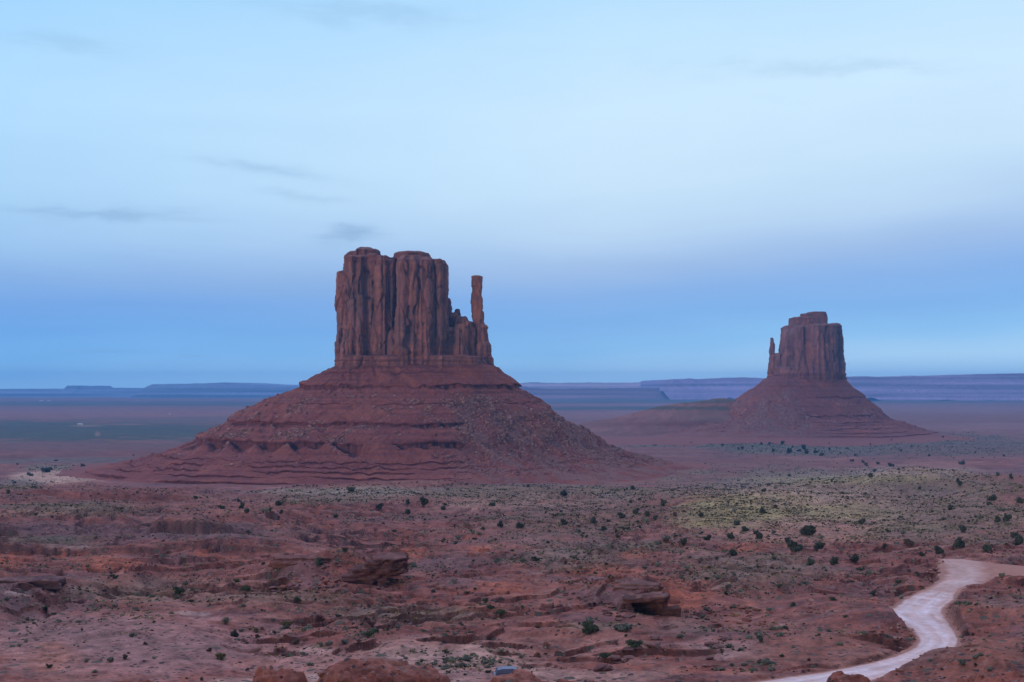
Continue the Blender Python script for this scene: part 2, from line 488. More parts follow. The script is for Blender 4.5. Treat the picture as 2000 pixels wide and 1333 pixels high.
def paint():
    C = np.zeros((NR, NC, 3), np.float32) + np.asarray(RED, np.float32)
    n1 = fb2(TH * 22, LY * 14, 5, 201, 0.6); n2 = fb2(TH * 30 + 5, LY * 40, 4, 211, 0.6); n3 = fb2(XG / 9, YG / 14, 4, 221, 0.6)
    C = lerpc(C, PINK, 0.75 * sst(0.05, 0.4, n1 + 0.3 * n3))
    C = lerpc(C, DRED, 0.7 * sst(0.08, 0.4, n2))
    C = lerpc(C, PUR, 0.6 * sst(0.12, 0.42, fb2(TH * 18 + 3, LY * 26, 4, 231, .6)))
    C = lerpc(C, ORA, 0.35 * sst(0.28, 0.55, fb2(TH * 28 + 7, LY * 22, 4, 241, .6)) * sst(700, 400, YG))
    veg = np.zeros((NR, NC), np.float32)
    def P(target, cx, cy, rx, ry, w=0.8, v=0.0, soft=.5, wa=.45, sd=0):
        nonlocal C, veg
        win, m = patch(cx, cy, rx, ry, soft, wa, sd)
        C[win] = lerpc(C[win], target, m * w)
        if v: veg[win] = np.maximum(veg[win], m * v)
    # ---- far plains (bands of sage, red and mauve ground)
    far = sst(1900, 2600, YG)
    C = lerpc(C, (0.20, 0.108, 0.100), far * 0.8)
    P(TEAL, 250, 789, 700, 5, .7, sd=1); P((.26, .13, .125), 250, 810, 600, 11, .8, sd=2); P(TEAL, 130, 843, 430, 20, .9, soft=.45, wa=.5, sd=3)
    P((.12, .11, .10), 350, 820, 220, 5, .6, sd=4)
    P(DRED, 100, 880, 400, 16, .5, sd=5); P((.17, .10, .10), 150, 872, 400, 8, .5, sd=41); P((.13, .12, .11), 150, 899, 330, 6, .8, sd=6); P(DRED, 20, 893, 60, 5, .7, sd=7)
    P((.30, .2, .17), 165, 832, 30, 2.0, .6, sd=8); P((.3, .2, .17), 190, 848, 5, 5, .6, sd=9); P((.3, .2, .17), 250, 829, 40, 1.5, .4, sd=42)
    P(TEAL, 1300, 783, 330, 5, .7, sd=10); P(TEAL, 1240, 798, 250, 3.5, .85, sd=11); P((.30, .17, .16), 1250, 791, 220, 1.5, .6, sd=12)
    P((.27, .135, .125), 1250, 810, 200, 8, .7, sd=13); P((.19, .145, .125), 1370, 815, 90, 13, .4, sd=9); P(DRED, 1400, 836, 200, 11, .8, sd=14); P((.27, .15, .14), 1230, 838, 140, 6, .6, sd=15)
    P((.075, .11, .085), 1480, 863, 340, 11, .95, v=.7, sd=16); P((.09, .105, .085), 1760, 872, 330, 20, .85, v=.45, sd=17)
    P((.16, .085, .08), 1850, 880, 160, 14, .5, sd=18); P((.30, .22, .19), 1370, 866, 55, 1.8, .6, sd=19)
    P((.11, .115, .09), 1560, 880, 140, 10, .8, v=.7, sd=20); P((.27, .17, .15), 1590, 897, 60, 3, .55, sd=21)
    P(TEAL, 1850, 784, 250, 4, .6, sd=22); P((.26, .15, .15), 1850, 800, 200, 8, .7, sd=23); P((.28, .16, .16), 1950, 835, 170, 8, .6, sd=24)
    # ---- between the buttes
    P((.20, .088, .078), 1400, 915, 260, 26, .75, sd=25); P(DRED, 1600, 921, 110, 4, .5, sd=26); P((.13, .12, .10), 1600, 935, 160, 6, .6, sd=27)
    P((.27, .10, .075), 1260, 945, 120, 9, .5, sd=28)
    # ---- rises with grass
    P(GRN, 1050, 962, 260, 16, .62, .9, sd=29); P((.45, .28, .21), 1010, 984, 150, 12, .65, .35, sd=30); P(PINK, 1060, 975, 190, 20, .4, sd=43)
    P((.32, .28, .23), 700, 960, 180, 8, .75, .9, sd=31); P(GRN, 640, 975, 130, 9, .5, .6, sd=32); P(PINK, 470, 990, 110, 14, .6, sd=33)
    P((.52, .37, .28), 110, 931, 85, 13, .95, .3, soft=.3, wa=.3, sd=34); P(GRN, 140, 914, 85, 6, .7, 1.0, sd=35); P(GRN, 150, 995, 140, 14, .5, .7, sd=36)
    P(PALE, 40, 1003, 90, 5, .5, sd=37); P(GRN, 40, 945, 50, 10, .5, .7, sd=44)
    P(GRN, 1640, 945, 330, 30, .55, .9, sd=38); P((.46, .33, .25), 1560, 985, 190, 45, .75, .7, sd=39); P(YGR, 1410, 1003, 95, 30, .85, .9, sd=40)
    P(YGR, 1620, 1000, 150, 16, .65, .85, sd=45); P((.42, .34, .27), 1790, 925, 110, 12, .7, .7, sd=46); P(YGR, 1640, 937, 180, 8, .6, .6, sd=47); P(YGR, 1500, 975, 90, 10, .5, .7, sd=8); P(YGR, 1780, 1030, 90, 9, .4, .7, sd=6)
    P((.40, .245, .18), 1560, 1045, 190, 22, .6, .25, sd=48); P(PALE, 1985, 1000, 25, 22, .6, .3, sd=49)
    P((.20, .15, .125), 1850, 1010, 170, 60, .5, .75, sd=50); P(RED, 1620, 1085, 200, 22, .55, .1, sd=51)
    P(GRN, 1250, 1067, 90, 9, .65, .6, sd=52); P((.2, .16, .13), 1130, 1010, 200, 40, .4, .5, sd=53)
    P((.19, .145, .125), 1460, 1110, 150, 40, .55, .65, sd=54); P((.18, .15, .13), 1130, 1090, 120, 30, .5, .6, sd=55)
    # ---- purple shale bands on the left and centre
    P(PUR, 300, 1040, 330, 16, .85, .15, sd=56); P(PUR, 60, 1035, 140, 16, .8, .1, sd=57); P(PUR, 60, 1165, 120, 40, .85, .1, sd=58)
    P((.13, .07, .07), 40, 1185, 90, 22, .6, sd=59); P(PUR, 860, 1100, 120, 16, .7, .2, sd=60); P(PUR, 840, 1012, 190, 8, .55, .2, sd=61)
    P(GRY, 130, 1068, 70, 7, .6, .3, sd=62); P((.14, .16, .125), 90, 1055, 90, 8, .6, .5, sd=63)
    P(PUR, 1200, 1165, 110, 16, .7, .2, sd=64); P(PUR, 1120, 995, 200, 5, .5, .1, sd=65)
    # ---- orange bare earth
    for k, (cx, cy, rx, ry) in enumerate(((190, 1100, 55, 14), (225, 1105, 45, 13), (405, 1081, 24, 7), (800, 1085, 34, 12), (1160, 1113, 70, 11), (1240, 1083, 22, 9),
                                          (940, 1072, 25, 8), (1340, 1155, 60, 22), (225, 1142, 28, 6), (1000, 1150, 60, 12), (130, 1080, 30, 8), (1440, 1070, 50, 10), (20, 1090, 40, 18), (1330, 1183, 40, 10))):
        P(ORA, cx, cy, rx, ry, .62, wa=.7, sd=70 + k)
    # ---- near flats
    P((.37, .20, .18), 220, 1265, 330, 62, .9, .06, soft=.35, sd=90); P((.23, .145, .15), 120, 1235, 160, 34, .6, sd=91); P((.37, .165, .11), 100, 1280, 45, 28, .5, sd=92)
    P((.235, .15, .155), 330, 1270, 160, 40, .5, sd=93)
    P(PINK, 330, 1165, 200, 18, .5, .4, sd=94); P((.33, .19, .15), 330, 1135, 160, 10, .5, .2, sd=95)
    P((.46, .31, .27), 880, 1285, 170, 32, .75, .45, sd=96); P((.56, .45, .42), 620, 1272, 40, 9, .7, sd=97); P((.38, .21, .185), 600, 1290, 140, 28, .7, .1, sd=98)
    P((.34, .17, .14), 1120, 1260, 160, 36, .7, .08, sd=99); P((.38, .25, .23), 1420, 1270, 75, 20, .8, .08, sd=66); P((.44, .28, .24), 1080, 1320, 180, 14, .8, sd=67)
    P((.27, .125, .095), 1600, 1270, 160, 40, .6, .15, sd=68); P((.26, .11, .08), 1930, 1190, 80, 26, .8, .15, sd=69); P((.25, .11, .08), 1930, 1290, 110, 50, .8, .2, sd=87)
    P((.20, .135, .125), 1960, 1175, 60, 12, .6, .1, sd=88); P((.2, .15, .13), 1340, 1225, 60, 18, .5, .15, sd=89)
    P(WHITE, 30, 1163, 24, 6, .5, wa=1.4, sd=101); P(WHITE, 390, 1198, 30, 4, .4, wa=1.4, sd=102); P(WHITE, 150, 1069, 25, 4, .4, wa=1.4, sd=103)
    P(PINK, 660, 1078, 20, 9, .8, sd=104); P(GRN, 800, 1200, 170, 18, .4, .55, sd=105); P(GRN, 560, 1165, 150, 14, .3, .4, sd=106); P(GRN, 250, 1155, 130, 20, .3, .6, sd=107)
    P(GRN, 1160, 1222, 90, 8, .4, .6, sd=108)
    # rock faces of the ledges are darker than the soil
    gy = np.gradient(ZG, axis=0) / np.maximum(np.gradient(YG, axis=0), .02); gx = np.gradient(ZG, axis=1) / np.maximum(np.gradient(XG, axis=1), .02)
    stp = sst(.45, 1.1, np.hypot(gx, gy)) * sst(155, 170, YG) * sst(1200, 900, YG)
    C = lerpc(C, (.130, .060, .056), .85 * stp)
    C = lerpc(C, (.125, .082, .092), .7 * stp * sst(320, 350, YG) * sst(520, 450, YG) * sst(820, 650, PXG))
    P((.46, .34, .30), 625, 1324, 55, 7, .8, sd=2); P((.44, .30, .26), 905, 1331, 40, 5, .7, sd=3); P((.42, .28, .24), 455, 1330, 50, 5, .7, sd=4)
    # mounds on the near slope: redder bare earth
    nearm = sst(1, 3, ZG - Zb) * sst(140, 134, YG)
    C = lerpc(C, (.225, .082, .06), nearm * .85)
    C = lerpc(C, (.27, .235, .165), .30 * sst(.2, .9, veg))
    # dusty shoulders
    sh = np.clip(smooth2(rm0, 8) * 1.6, 0, 1)
    C = lerpc(C, (.38, .215, .175), sh * .8)
    # fine grain
    g = 1 + 0.42 * fb2(XG / 2.2, YG / 3.2, 3, 301, .65) * sst(1100, 300, YG) + 0.45 * fb2(TH * 170, LY * 90, 4, 305, .65) * (.35 + .65 * sst(5000, 900, YG)) + .16 * fb2(TH * 60, LY * 120, 3, 309)
    C *= np.clip(g, .45, 1.7)[..., None]
    veg = np.clip(veg + 0.55 * sst(-.25, .35, fb2(TH * 26, LY * 22, 4, 311)) * sst(150, 170, YG) * sst(1100, 900, YG), 0, 1)
    veg *= (1 - np.clip(sh * 1.5, 0, 1)); veg *= (1 - nearm); veg *= 1 - .7 * stp
    for cx, cy, rx, ry in ((200, 1280, 330, 55), (1120, 1275, 130, 28), (1620, 1280, 120, 28)):
        win, m = patch(cx, cy, rx, ry, .35, .35, 7)
        veg[win] *= 1 - .8 * m
    return C, veg


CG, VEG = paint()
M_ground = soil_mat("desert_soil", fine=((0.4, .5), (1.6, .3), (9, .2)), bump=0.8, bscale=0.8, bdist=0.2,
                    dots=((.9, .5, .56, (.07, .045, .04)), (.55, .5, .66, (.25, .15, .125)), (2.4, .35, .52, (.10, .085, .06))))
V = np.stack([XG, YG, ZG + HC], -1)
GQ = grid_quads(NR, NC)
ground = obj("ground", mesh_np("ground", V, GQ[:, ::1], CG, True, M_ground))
tag(ground, "red desert valley floor with patchy sage and bare earth", None, None, "structure")

# ------------------------------------------------------------------ road sheet, laid on the levelled bed
def build_road():
    rows = np.where((rowsY > 140) & (rowsY < 340))[0]
    r0, r1 = rows[0], rows[-1] + 1
    sub = RM[r0:r1]
    Xr, Yr, Zr = XG[r0:r1], YG[r0:r1], ZG[r0:r1]
    rr, cc = sub.shape
    q = grid_quads(rr, cc)
    keep = sub.ravel()[q].mean(1) > 0.5
    q = q[keep]
    used, inv = np.unique(q, return_inverse=True)
    Vr = np.stack([Xr, Yr, Zr + HC + 0.05], -1).reshape(-1, 3)[used]
    px = PXG[r0:r1].ravel()[used]; pyb = PYB[r0:r1].ravel()[used]
    l = np.interp(pyb, _ra[:, 0], _ra[:, 1]); r = np.interp(pyb, _ra[:, 0], _ra[:, 2])
    u = (px - l) / np.maximum(r - l, 1)
    X, Y = Vr[:, 0], Vr[:, 1]
    C = np.zeros((len(Vr), 3), np.float32) + np.asarray((.62, .48, .46), np.float32)
    n = fb2(X / 2.2, Y / 4.5, 4, 401)
    rut = np.exp(-((u - .30 - .06 * n) / .09) ** 2) + np.exp(-((u - .68 - .06 * n) / .12) ** 2)
    C = lerpc(C, (.80, .77, .84), np.clip(rut * .5 + .25 + .5 * n, 0, 1) * sst(1080, 1150, pyb))
    C = lerpc(C, (.36, .185, .145), np.clip(sst(.09, .0, u + .04 * n) + sst(.93, 1.0, u + .04 * n), 0, 1) * .95)
    C = lerpc(C, (.37, .165, .125), sst(1890, 1935, px + 26 * n) * .9)
    C = lerpc(C, (.43, .25, .2), sst(1150, 1135, pyb) * sst(1140, 1128, pyb) * .5)
    C = lerpc(C, (.45, .27, .22), np.exp(-((pyb - 1150 + 10 * n) / 12) ** 2) * .7)
    C *= (1 + .16 * fb2(u * 15 + .6 * n, pyb / 14, 3, 405) + .12 * fb2(X / .7, Y / 1.1, 2, 407))[:, None]
    me = mesh_np("road", Vr, inv.reshape(-1, 4), C, True, soil_mat("road_dust", ((0.5, .14), (3, .14)), 0.25, 0.6, 0.05))
    o = obj("road", me); tag(o, "pale graded dirt road winding down in an S bend", None, None, "structure")


build_road()


def hit(px, py, ymin=142):
    """ground point seen at this place of the photograph"""
    t = (px - 1000) / F
    c = np.interp(t, colsT, np.arange(NC)); c0 = int(min(c, NC - 2)); f = c - c0
    z = ZG[:, c0] * (1 - f) + ZG[:, c0 + 1] * f
    p = HZ - F * z / rowsY
    ok = np.where((rowsY > ymin) & (p <= py))[0]
    i = ok[0] if len(ok) else NR - 2
    Y = float(rowsY[i])
    return Vector((t * Y, Y, float(z[i]) + HC))


def gz(X, Y):
    t = X / Y
    c = np.interp(t, colsT, np.arange(NC)); c0 = int(min(c, NC - 2)); f = c - c0
    r = np.interp(Y, rowsY, np.arange(NR)); r0 = int(min(r, NR - 2)); g = r - r0
    a = ZG[r0:r0 + 2, c0:c0 + 2]
    return float((a[0, 0] * (1 - f) + a[0, 1] * f) * (1 - g) + (a[1, 0] * (1 - f) + a[1, 1] * f) * g) + HC


# ------------------------------------------------------------------ buttes
M_cliff = soil_mat("cliff_sandstone", fine=((2.2, .3), (9, .25)), bump=0.6, bscale=3.0, bdist=1.0, zs=0.35)
M_talus = soil_mat("talus_rubble", fine=((2.0, .4), (8, .25)), bump=0.7, bscale=2.6, bdist=1.1)


def pillar_verts(cx, cy, hx, hy, z0, z1, taper=.9, dome=.12, seed=0, n=28, lean=0.0, ex=3.0):
    """one rock column as closed rings"""
    rng = np.random.default_rng(seed)
    a = np.linspace(0, 2 * np.pi, n, endpoint=False)
    R = (np.abs(np.cos(a)) ** ex + np.abs(np.sin(a)) ** ex) ** (-1 / ex)
    R = R * (1 + 0.07 * rng.standard_normal(n))
    lv = list(np.linspace(0, 1 - dome, 7)) + [1 - dome * .45, 1 - dome * .12, 1.0]
    rings = []
    for v in lv:
        k = 1 + (taper - 1) * v
        if v > 1 - dome: k *= math.sqrt(max(0.0, 1 - ((v - (1 - dome)) / dome) ** 2 * 0.62))
        k2 = k + rng.uniform(-.02, .02)
        rings.append(np.stack([cx + lean * v + hx * R * np.cos(a) * k2, cy + hy * R * np.sin(a) * k2, np.full(n, z0 + (z1 - z0) * v)], -1))
    V = np.concatenate(rings); faces = []
    L = len(lv)
    for i in range(L - 1):
        for j in range(n): faces.append((i * n + j, i * n + (j + 1) % n, (i + 1) * n + (j + 1) % n, (i + 1) * n + j))
    faces.append(tuple(range(n))[::-1]); faces.append(tuple((L - 1) * n + j for j in range(n)))
    return V, faces


def remeshed(parts, vox):
    V = []; Fc = []; off = 0
    for v, f in parts:
        V.append(v); Fc += [tuple(i + off for i in q) for q in f]; off += len(v)
    V = np.concatenate(V)
    me = bpy.data.meshes.new("tmp"); me.from_pydata(V.tolist(), [], Fc); me.update()
    o = bpy.data.objects.new("tmp", me); COL.objects.link(o)
    md = o.modifiers.new("r", 'REMESH'); md.mode = 'VOXEL'; md.voxel_size = vox; md.adaptivity = 0
    dg = bpy.context.evaluated_depsgraph_get()
    ev = o.evaluated_get(dg); m2 = ev.to_mesh()
    nv = len(m2.vertices); P = np.empty(nv * 3, np.float32); m2.vertices.foreach_get("co", P)
    N = np.empty(nv * 3, np.float32); m2.vertices.foreach_get("normal", N)
    nl = len(m2.loops); li = np.empty(nl, np.int32); m2.loops.foreach_get("vertex_index", li)
    npoly = len(m2.polygons); ls = np.empty(npoly, np.int32); lt = np.empty(npoly, np.int32)
    m2.polygons.foreach_get("loop_start", ls); m2.polygons.foreach_get("loop_total", lt)
    q4 = lt == 4
    Q = li[ls[q4][:, None] + np.arange(4)[None]]
    T = li[ls[~q4][:, None] + np.arange(3)[None]] if (~q4).any() else None
    ev.to_mesh_clear(); bpy.data.objects.remove(o); bpy.data.meshes.remove(me)
    return P.reshape(-1, 3), N.reshape(-1, 3), Q, T


def cells3(x, y, z, seed):
    """joint blocks: id of the nearest jittered cell and closeness to its border"""
    xf = np.floor(x); yf = np.floor(y); zf = np.floor(z)
    d1 = np.full(x.shape, 9.0, np.float32); d2 = d1.copy(); idv = np.zeros_like(d1); id2 = np.zeros_like(d1)
    for i in (-1, 0, 1):
        for j in (-1, 0, 1):
            for k in (-1, 0, 1):
                a = (xf + i).astype(np.int32).astype(np.uint32); b = (yf + j).astype(np.int32).astype(np.uint32) + (zf + k).astype(np.int32).astype(np.uint32) * np.uint32(0xC2B2AE3D)
                jx, jy, jz, h1, h2 = (_h(a, b, q, seed) for q in (1, 2, 3, 4, 5))
                d = np.maximum(np.abs(xf + i + .5 + .42 * jx - x), np.abs(yf + j + .5 + .42 * jy - y)) + .6 * np.abs(zf + k + .5 + .45 * jz - z)
                m = d < d1
                d2 = np.where(m, d1, np.minimum(d2, d)); d1 = np.where(m, d, d1); idv = np.where(m, h1, idv); id2 = np.where(m, h2, id2)
    return idv, id2, d2 - d1


def cliff_mesh(name, parts, vox, seed, zfoot, ztop, k=1.0, warm=None):
    P, N, Q, T = remeshed(parts, vox)
    x, y, z = P[:, 0], P[:, 1], P[:, 2]
    hz = np.clip(1 - np.abs(N[:, 2]), 0, 1)
    # flat joint faces, deep cracks, bedding notches
    w = 4.0 * fb3(x / 34, y / 34, z / 60, 2, seed + 5)
    fl = fb3((x + w) / (17 * k), (y + w) / (17 * k), z / (90 * k), 3, seed)
    cr = np.abs(fb3((x + w) / (19 * k), (y + w) / (19 * k), z / (150 * k), 2, seed + 9))
    crack = np.exp(-(cr / 0.045) ** 2)
    cr2 = np.exp(-(fb3((x - w) / (9 * k), (y + w) / (9 * k), z / (60 * k), 2, seed + 13) / 0.05) ** 2)
    hj = np.exp(-(fb3(x / (50 * k), y / (50 * k), z / (11 * k), 2, seed + 15) / 0.05) ** 2)
    rough = fb3(x / (4 * k), y / (4 * k), z / (5 * k), 3, seed + 20)
    bz = (z - zfoot) / (ztop - zfoot)
    bed = fb2(z / (3.4 * k), (x + y) / 140, 3, seed + 30, .6)
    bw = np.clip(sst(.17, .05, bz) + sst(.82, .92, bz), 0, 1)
    blk = np.round(fb3(x / (22 * k), y / (22 * k), z / (46 * k), 2, seed + 40) * 5 + .25 * fb3(x / 5, y / 5, z / 5, 2, seed + 44)) / 5
    xr = (x * .8 + y * .6 + w * .5) / (19 * k); yr = (y * .8 - x * .6) / (19 * k)
    ca, cb, ce = cells3(xr, yr, z / (44 * k), seed + 80)
    da, db, de_ = cells3(xr * 2.3, yr * 2.3, z / (15 * k), seed + 90)
    joint = sst(.09, .0, ce); joint2 = sst(.07, .0, de_)
    disp = k * (2.1 * ca + .7 * da - 1.4 * joint * sst(.02, .14, bz) - .35 * joint2 + .5 * fl - 2.4 * crack * sst(.02, .14, bz) * sst(1.05, .85, bz) - .3 * cr2 - .8 * hj + .8 * rough + 2.8 * bed * bw + 1.0 * blk)
    P2 = P + N * (disp * hz + .7 * rough * (1 - hz))[:, None]
    # colours of the stone itself: dusky red sandstone, dark varnish streaks, pale fresh scars, banded beds
    C = np.zeros_like(P) + np.asarray((.29, .138, .130), np.float32)
    st = fb3(x / (15 * k), y / (15 * k), z / (50 * k), 5, seed + 50, .6)
    st2 = fb3(x / (24 * k), y / (24 * k), z / (45 * k), 3, seed + 60)
    C = lerpc(C, (.35, .17, .15), .6 * sst(-.05, .3, st))
    C = lerpc(C, (.20, .132, .145), .65 * sst(-.02, .28, st2 + .35 * fb3(x / 8, y / 8, z / 60, 4, seed + 61)) * sst(.08, .2, bz))
    C = lerpc(C, (.44, .215, .155), .8 * sst(.30, .46, fb3(x / (6 * k), y / (6 * k), z / (18 * k), 4, seed + 70, .6)))
    C *= (1 + .17 * cb + .10 * db)[:, None]
    C = lerpc(C, (.185, .12, .135), .5 * sst(.25, .5, cb) * sst(.1, .2, bz))
    C = lerpc(C, (.12, .07, .07), np.maximum(joint * .55, joint2 * .3))
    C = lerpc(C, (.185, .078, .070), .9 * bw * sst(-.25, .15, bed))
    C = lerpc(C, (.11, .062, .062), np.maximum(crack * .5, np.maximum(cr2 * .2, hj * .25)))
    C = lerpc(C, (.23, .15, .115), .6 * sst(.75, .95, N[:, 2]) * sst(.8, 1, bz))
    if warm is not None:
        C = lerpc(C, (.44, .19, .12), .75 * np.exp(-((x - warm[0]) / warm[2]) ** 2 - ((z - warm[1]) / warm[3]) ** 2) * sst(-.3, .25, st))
    return mesh_np(name, P2, Q, C, True, M_cliff, T)


def skirt_profile(items, step):
    """slope points ('s', r, z) and cliffs ('c', r, ztop, zbot, recess, lip) to rows of r, z, recess, cliff id"""
    out = []; prev = None
    for it in items:
        if it[0] == 's' or prev is not None:
            r1, z1 = it[1], it[2]
            if prev is not None:
                n = max(1, int(round((r1 - prev[0]) / (step if r1 < 300 else step * 6))))
                for q in range(1, n + (it[0] == 's')):
                    f = q / n; out.append((prev[0] + (r1 - prev[0]) * f, prev[1] + (z1 - prev[1]) * f, 0, 0))
        if it[0] == 's':
            if prev is None: out.append((it[1], it[2], 0, 0))
            prev = (it[1], it[2])
        else:
            _, r0, zt, zb, rec, lip = it
            h = zt - zb
            for dr, dz, rc, fl in ((0, 0, 0, 0), (.15, -lip * .5, 0, 1), (.2, -lip, .1, 1), (.25, -lip - .15, 1, 1), (.3, -lip - (h - lip) * .3, 1.0, 1), (.4, -lip - (h - lip) * .65, .8, 1), (.6, -h * .97, .35, 1), (1.0, -h, 0, .5)):
                out.append((r0 + dr, zt + dz, rc * rec, fl))
            prev = (r0 + 1.0, zb)
    return np.array(out, np.float32)


def talus_mesh(name, cx, cy, a, b, items, seed, nth, fan=(), k=1.0, base=(.245, .082, .066), big=None, stretch=.4, lm=1.0, rc=.28, fade=(150, 240)):
    """skirt of ledges and rubble round a butte"""
    pr = skirt_profile(items, 1.5 * k)
    th = np.radians(np.concatenate([np.linspace(-190, 10, int(nth * .84), endpoint=False), np.linspace(10, 170, int(nth * .16), endpoint=False)]))
    r1, z1 = pr[:, 0], pr[:, 1]
    rf = np.linspace(r1[0], r1[-1], 4000); zf = np.interp(rf, r1, z1)
    kw = int(45 * k / (rf[1] - rf[0])) | 1; hw = np.hanning(kw); hw /= hw.sum()
    zsm1 = np.interp(r1, rf, np.convolve(np.pad(zf, kw // 2, mode='edge'), hw, 'valid'))
    De = np.repeat(r1[:, None], len(th), 1); THt = np.repeat(th[None], len(r1), 0)
    n = 2.6
    R = (np.abs(np.cos(THt) / a) ** n + np.abs(np.sin(THt) / b) ** n) ** (-1 / n)
    X0 = np.cos(THt) * (R + De); Y0 = np.sin(THt) * (R + De)
    left = sst(-.2, -.9, np.cos(THt))
    warp = 7 * k * fb2(X0 / (36 * k), Y0 / (36 * k), 4, seed) + 14 * k * fb2(X0 / (110 * k), Y0 / (110 * k), 2, seed + 3) * sst(20, 120, De)
    D = De + warp * sst(0, 30, De) + np.maximum(De - 175 * k, 0) * stretch * left - rc * np.maximum(De, 0) * sst(fade[1], fade[0], De) * sst(.15, .85, np.cos(THt))
    arc = THt * (R + De * .6)
    fanm = np.zeros_like(D)
    for (fa, fw, d0, d1) in fan:
        dt = np.degrees(THt) - fa
        fanm = np.maximum(fanm, np.exp(-(np.abs(dt) / (fw * (0.5 + .9 * De / (230 * k)))) ** 4) * sst(d0, d0 + 35 * k, De + 16 * fb2(X0 / 20, Y0 / 20, 3, seed + 8)) * sst(d1, d1 - 60 * k, De))
    L = .05 + .95 * sst(-.4, .15, fb2(arc / (60 * k), De / (32 * k), 4, seed + 7))
    for q in (46, 131, 173):
        L = np.maximum(L, (.62 if q < 173 else .9) * sst(14 * k, 5 * k, np.abs(De - q * k - 2)) * sst(-.75, -.1, fb2(arc / (45 * k) + q, De * 0, 3, seed + 6)))
    L = np.where(De > 200 * k, L * .7, L)
    L = lm * L * (1 - .95 * sst(.15, .7, fanm))
    col = fb2(arc / (5 * k), De / 400, 3, seed + 19, .6)
    rec = pr[:, 2][:, None] * L * (.25 + 1.5 * sst(-.35, .35, col))
    D = D - rec * k
    Zt = zsm1[:, None] + (z1 - zsm1)[:, None] * L
    Zt = Zt + 2.0 * k * fanm * np.sin(np.clip((De - 50 * k) / (200 * k), 0, 1) * np.pi)
    if big:
        ap = np.maximum(fb2(arc / (24 * k), De * 0 + 5, 3, seed + 21) + .12, 0)
        Zt += 15 * ap * sst(big + .3, big + .9, De) * sst(big + 27, big + 3, De) * (De < big + 28)
    slope = sst(0, 12, De) * sst(300 * k, 200 * k, De)
    flat = 1 - pr[:, 3][:, None]
    gul = -np.abs(fb2(arc / (24 * k), De / (130 * k), 3, seed + 11)) + .25
    Zt += slope * (5.0 * k * gul + 1.8 * k * fb2(X0 / (10 * k), Y0 / (10 * k), 3, seed + 13))
    lump = fb2(X0 / (3.4 * k), Y0 / (3.4 * k), 2, seed + 17)
    Zt += slope * flat * 3.0 * k * np.maximum(lump - .05, 0) * (0.5 + .9 * fanm)
    X = np.cos(THt) * (R + D); Y = np.sin(THt) * (R + D)
    # colours of the beds, the rubble and the fresh debris
    strat = fb2(Zt / (1.8 * k) + .3 * fb2(X / 40, Y / 40, 2, seed), arc / 260, 3, seed + 29, .6)
    C = np.zeros(D.shape + (3,), np.float32) + np.asarray(base, np.float32)
    C = lerpc(C, (.150, .055, .052), .7 * sst(.0, .35, strat) * (.3 + .7 * L) * sst(-5, 10, De))
    C = lerpc(C, (.30, .115, .085), .55 * sst(.08, .4, -strat) * (.3 + .7 * L))
    C = lerpc(C, (.33, .12, .075), .5 * sst(.15, .5, fb2(X / 30, Y / 30, 4, seed + 30)))
    C = lerpc(C, (.225, .135, .120), .8 * fanm * sst(-.5, .25, fb2(X / 18, Y / 18, 3, seed + 31)))
    scr = sst(.05, .42, fb2(X / (24 * k), Y / (19 * k), 3, seed + 37)) * sst(55 * k, 90 * k, De) * sst(205 * k, 165 * k, De)
    sp = np.clip(scr * .85 + fanm * .28 + .05, 0, 1) * slope * flat
    C = lerpc(C, (.42, .29, .27), sst(.24, .42, fb2(X / (1.9 * k), Y / (1.9 * k), 2, seed + 41)) * sp)
    C = lerpc(C, (.10, .05, .05), .8 * sst(.18, .45, fb2(X / (2.6 * k) + 9, Y / (2.6 * k), 2, seed + 43)) * np.clip(sp + .25, 0, 1) * slope)
    C = lerpc(C, (.165, .062, .054), .7 * pr[:, 3][:, None] * L)
    C = lerpc(C, (.235, .10, .085), sst(255 * k, 340 * k, De))
    V = np.stack([X + cx, Y + cy, Zt + HC], -1)
    r, c = D.shape
    me = mesh_np(name, V, grid_quads(r, c, True)[:, ::-1], C, True, M_talus)
    class at: pass
    at.fan = fanm; at.V = V; at.scr = scr; at.D = De; at.steep = pr[:, 3][:, None] + np.zeros_like(D); at.TH = THt
    return me, at


# ---- the large butte
YW = 1700.0; SW = YW / F
bx = lambda px: (px - 1000) * SW
bz_ = lambda py, off=0.0: HC - (py - HZ) / F * (YW + off)
wb = tag(bpy.data.objects.new("sandstone_butte", None), "large mitten shaped red butte with flat block and thin spire at its right", "butte")
COL.objects.link(wb); wb.location = (bx(812), YW, HC - 105)


def wp(px, hw, off, hd, top, bot=735, taper=.93, dome=.08, seed=0, lean=0, ex=3.0):
    return pillar_verts(bx(px) + 0, YW + off, hw * SW, hd, bz_(bot, off), bz_(top, off), taper, dome, seed, lean=lean * SW, ex=ex)


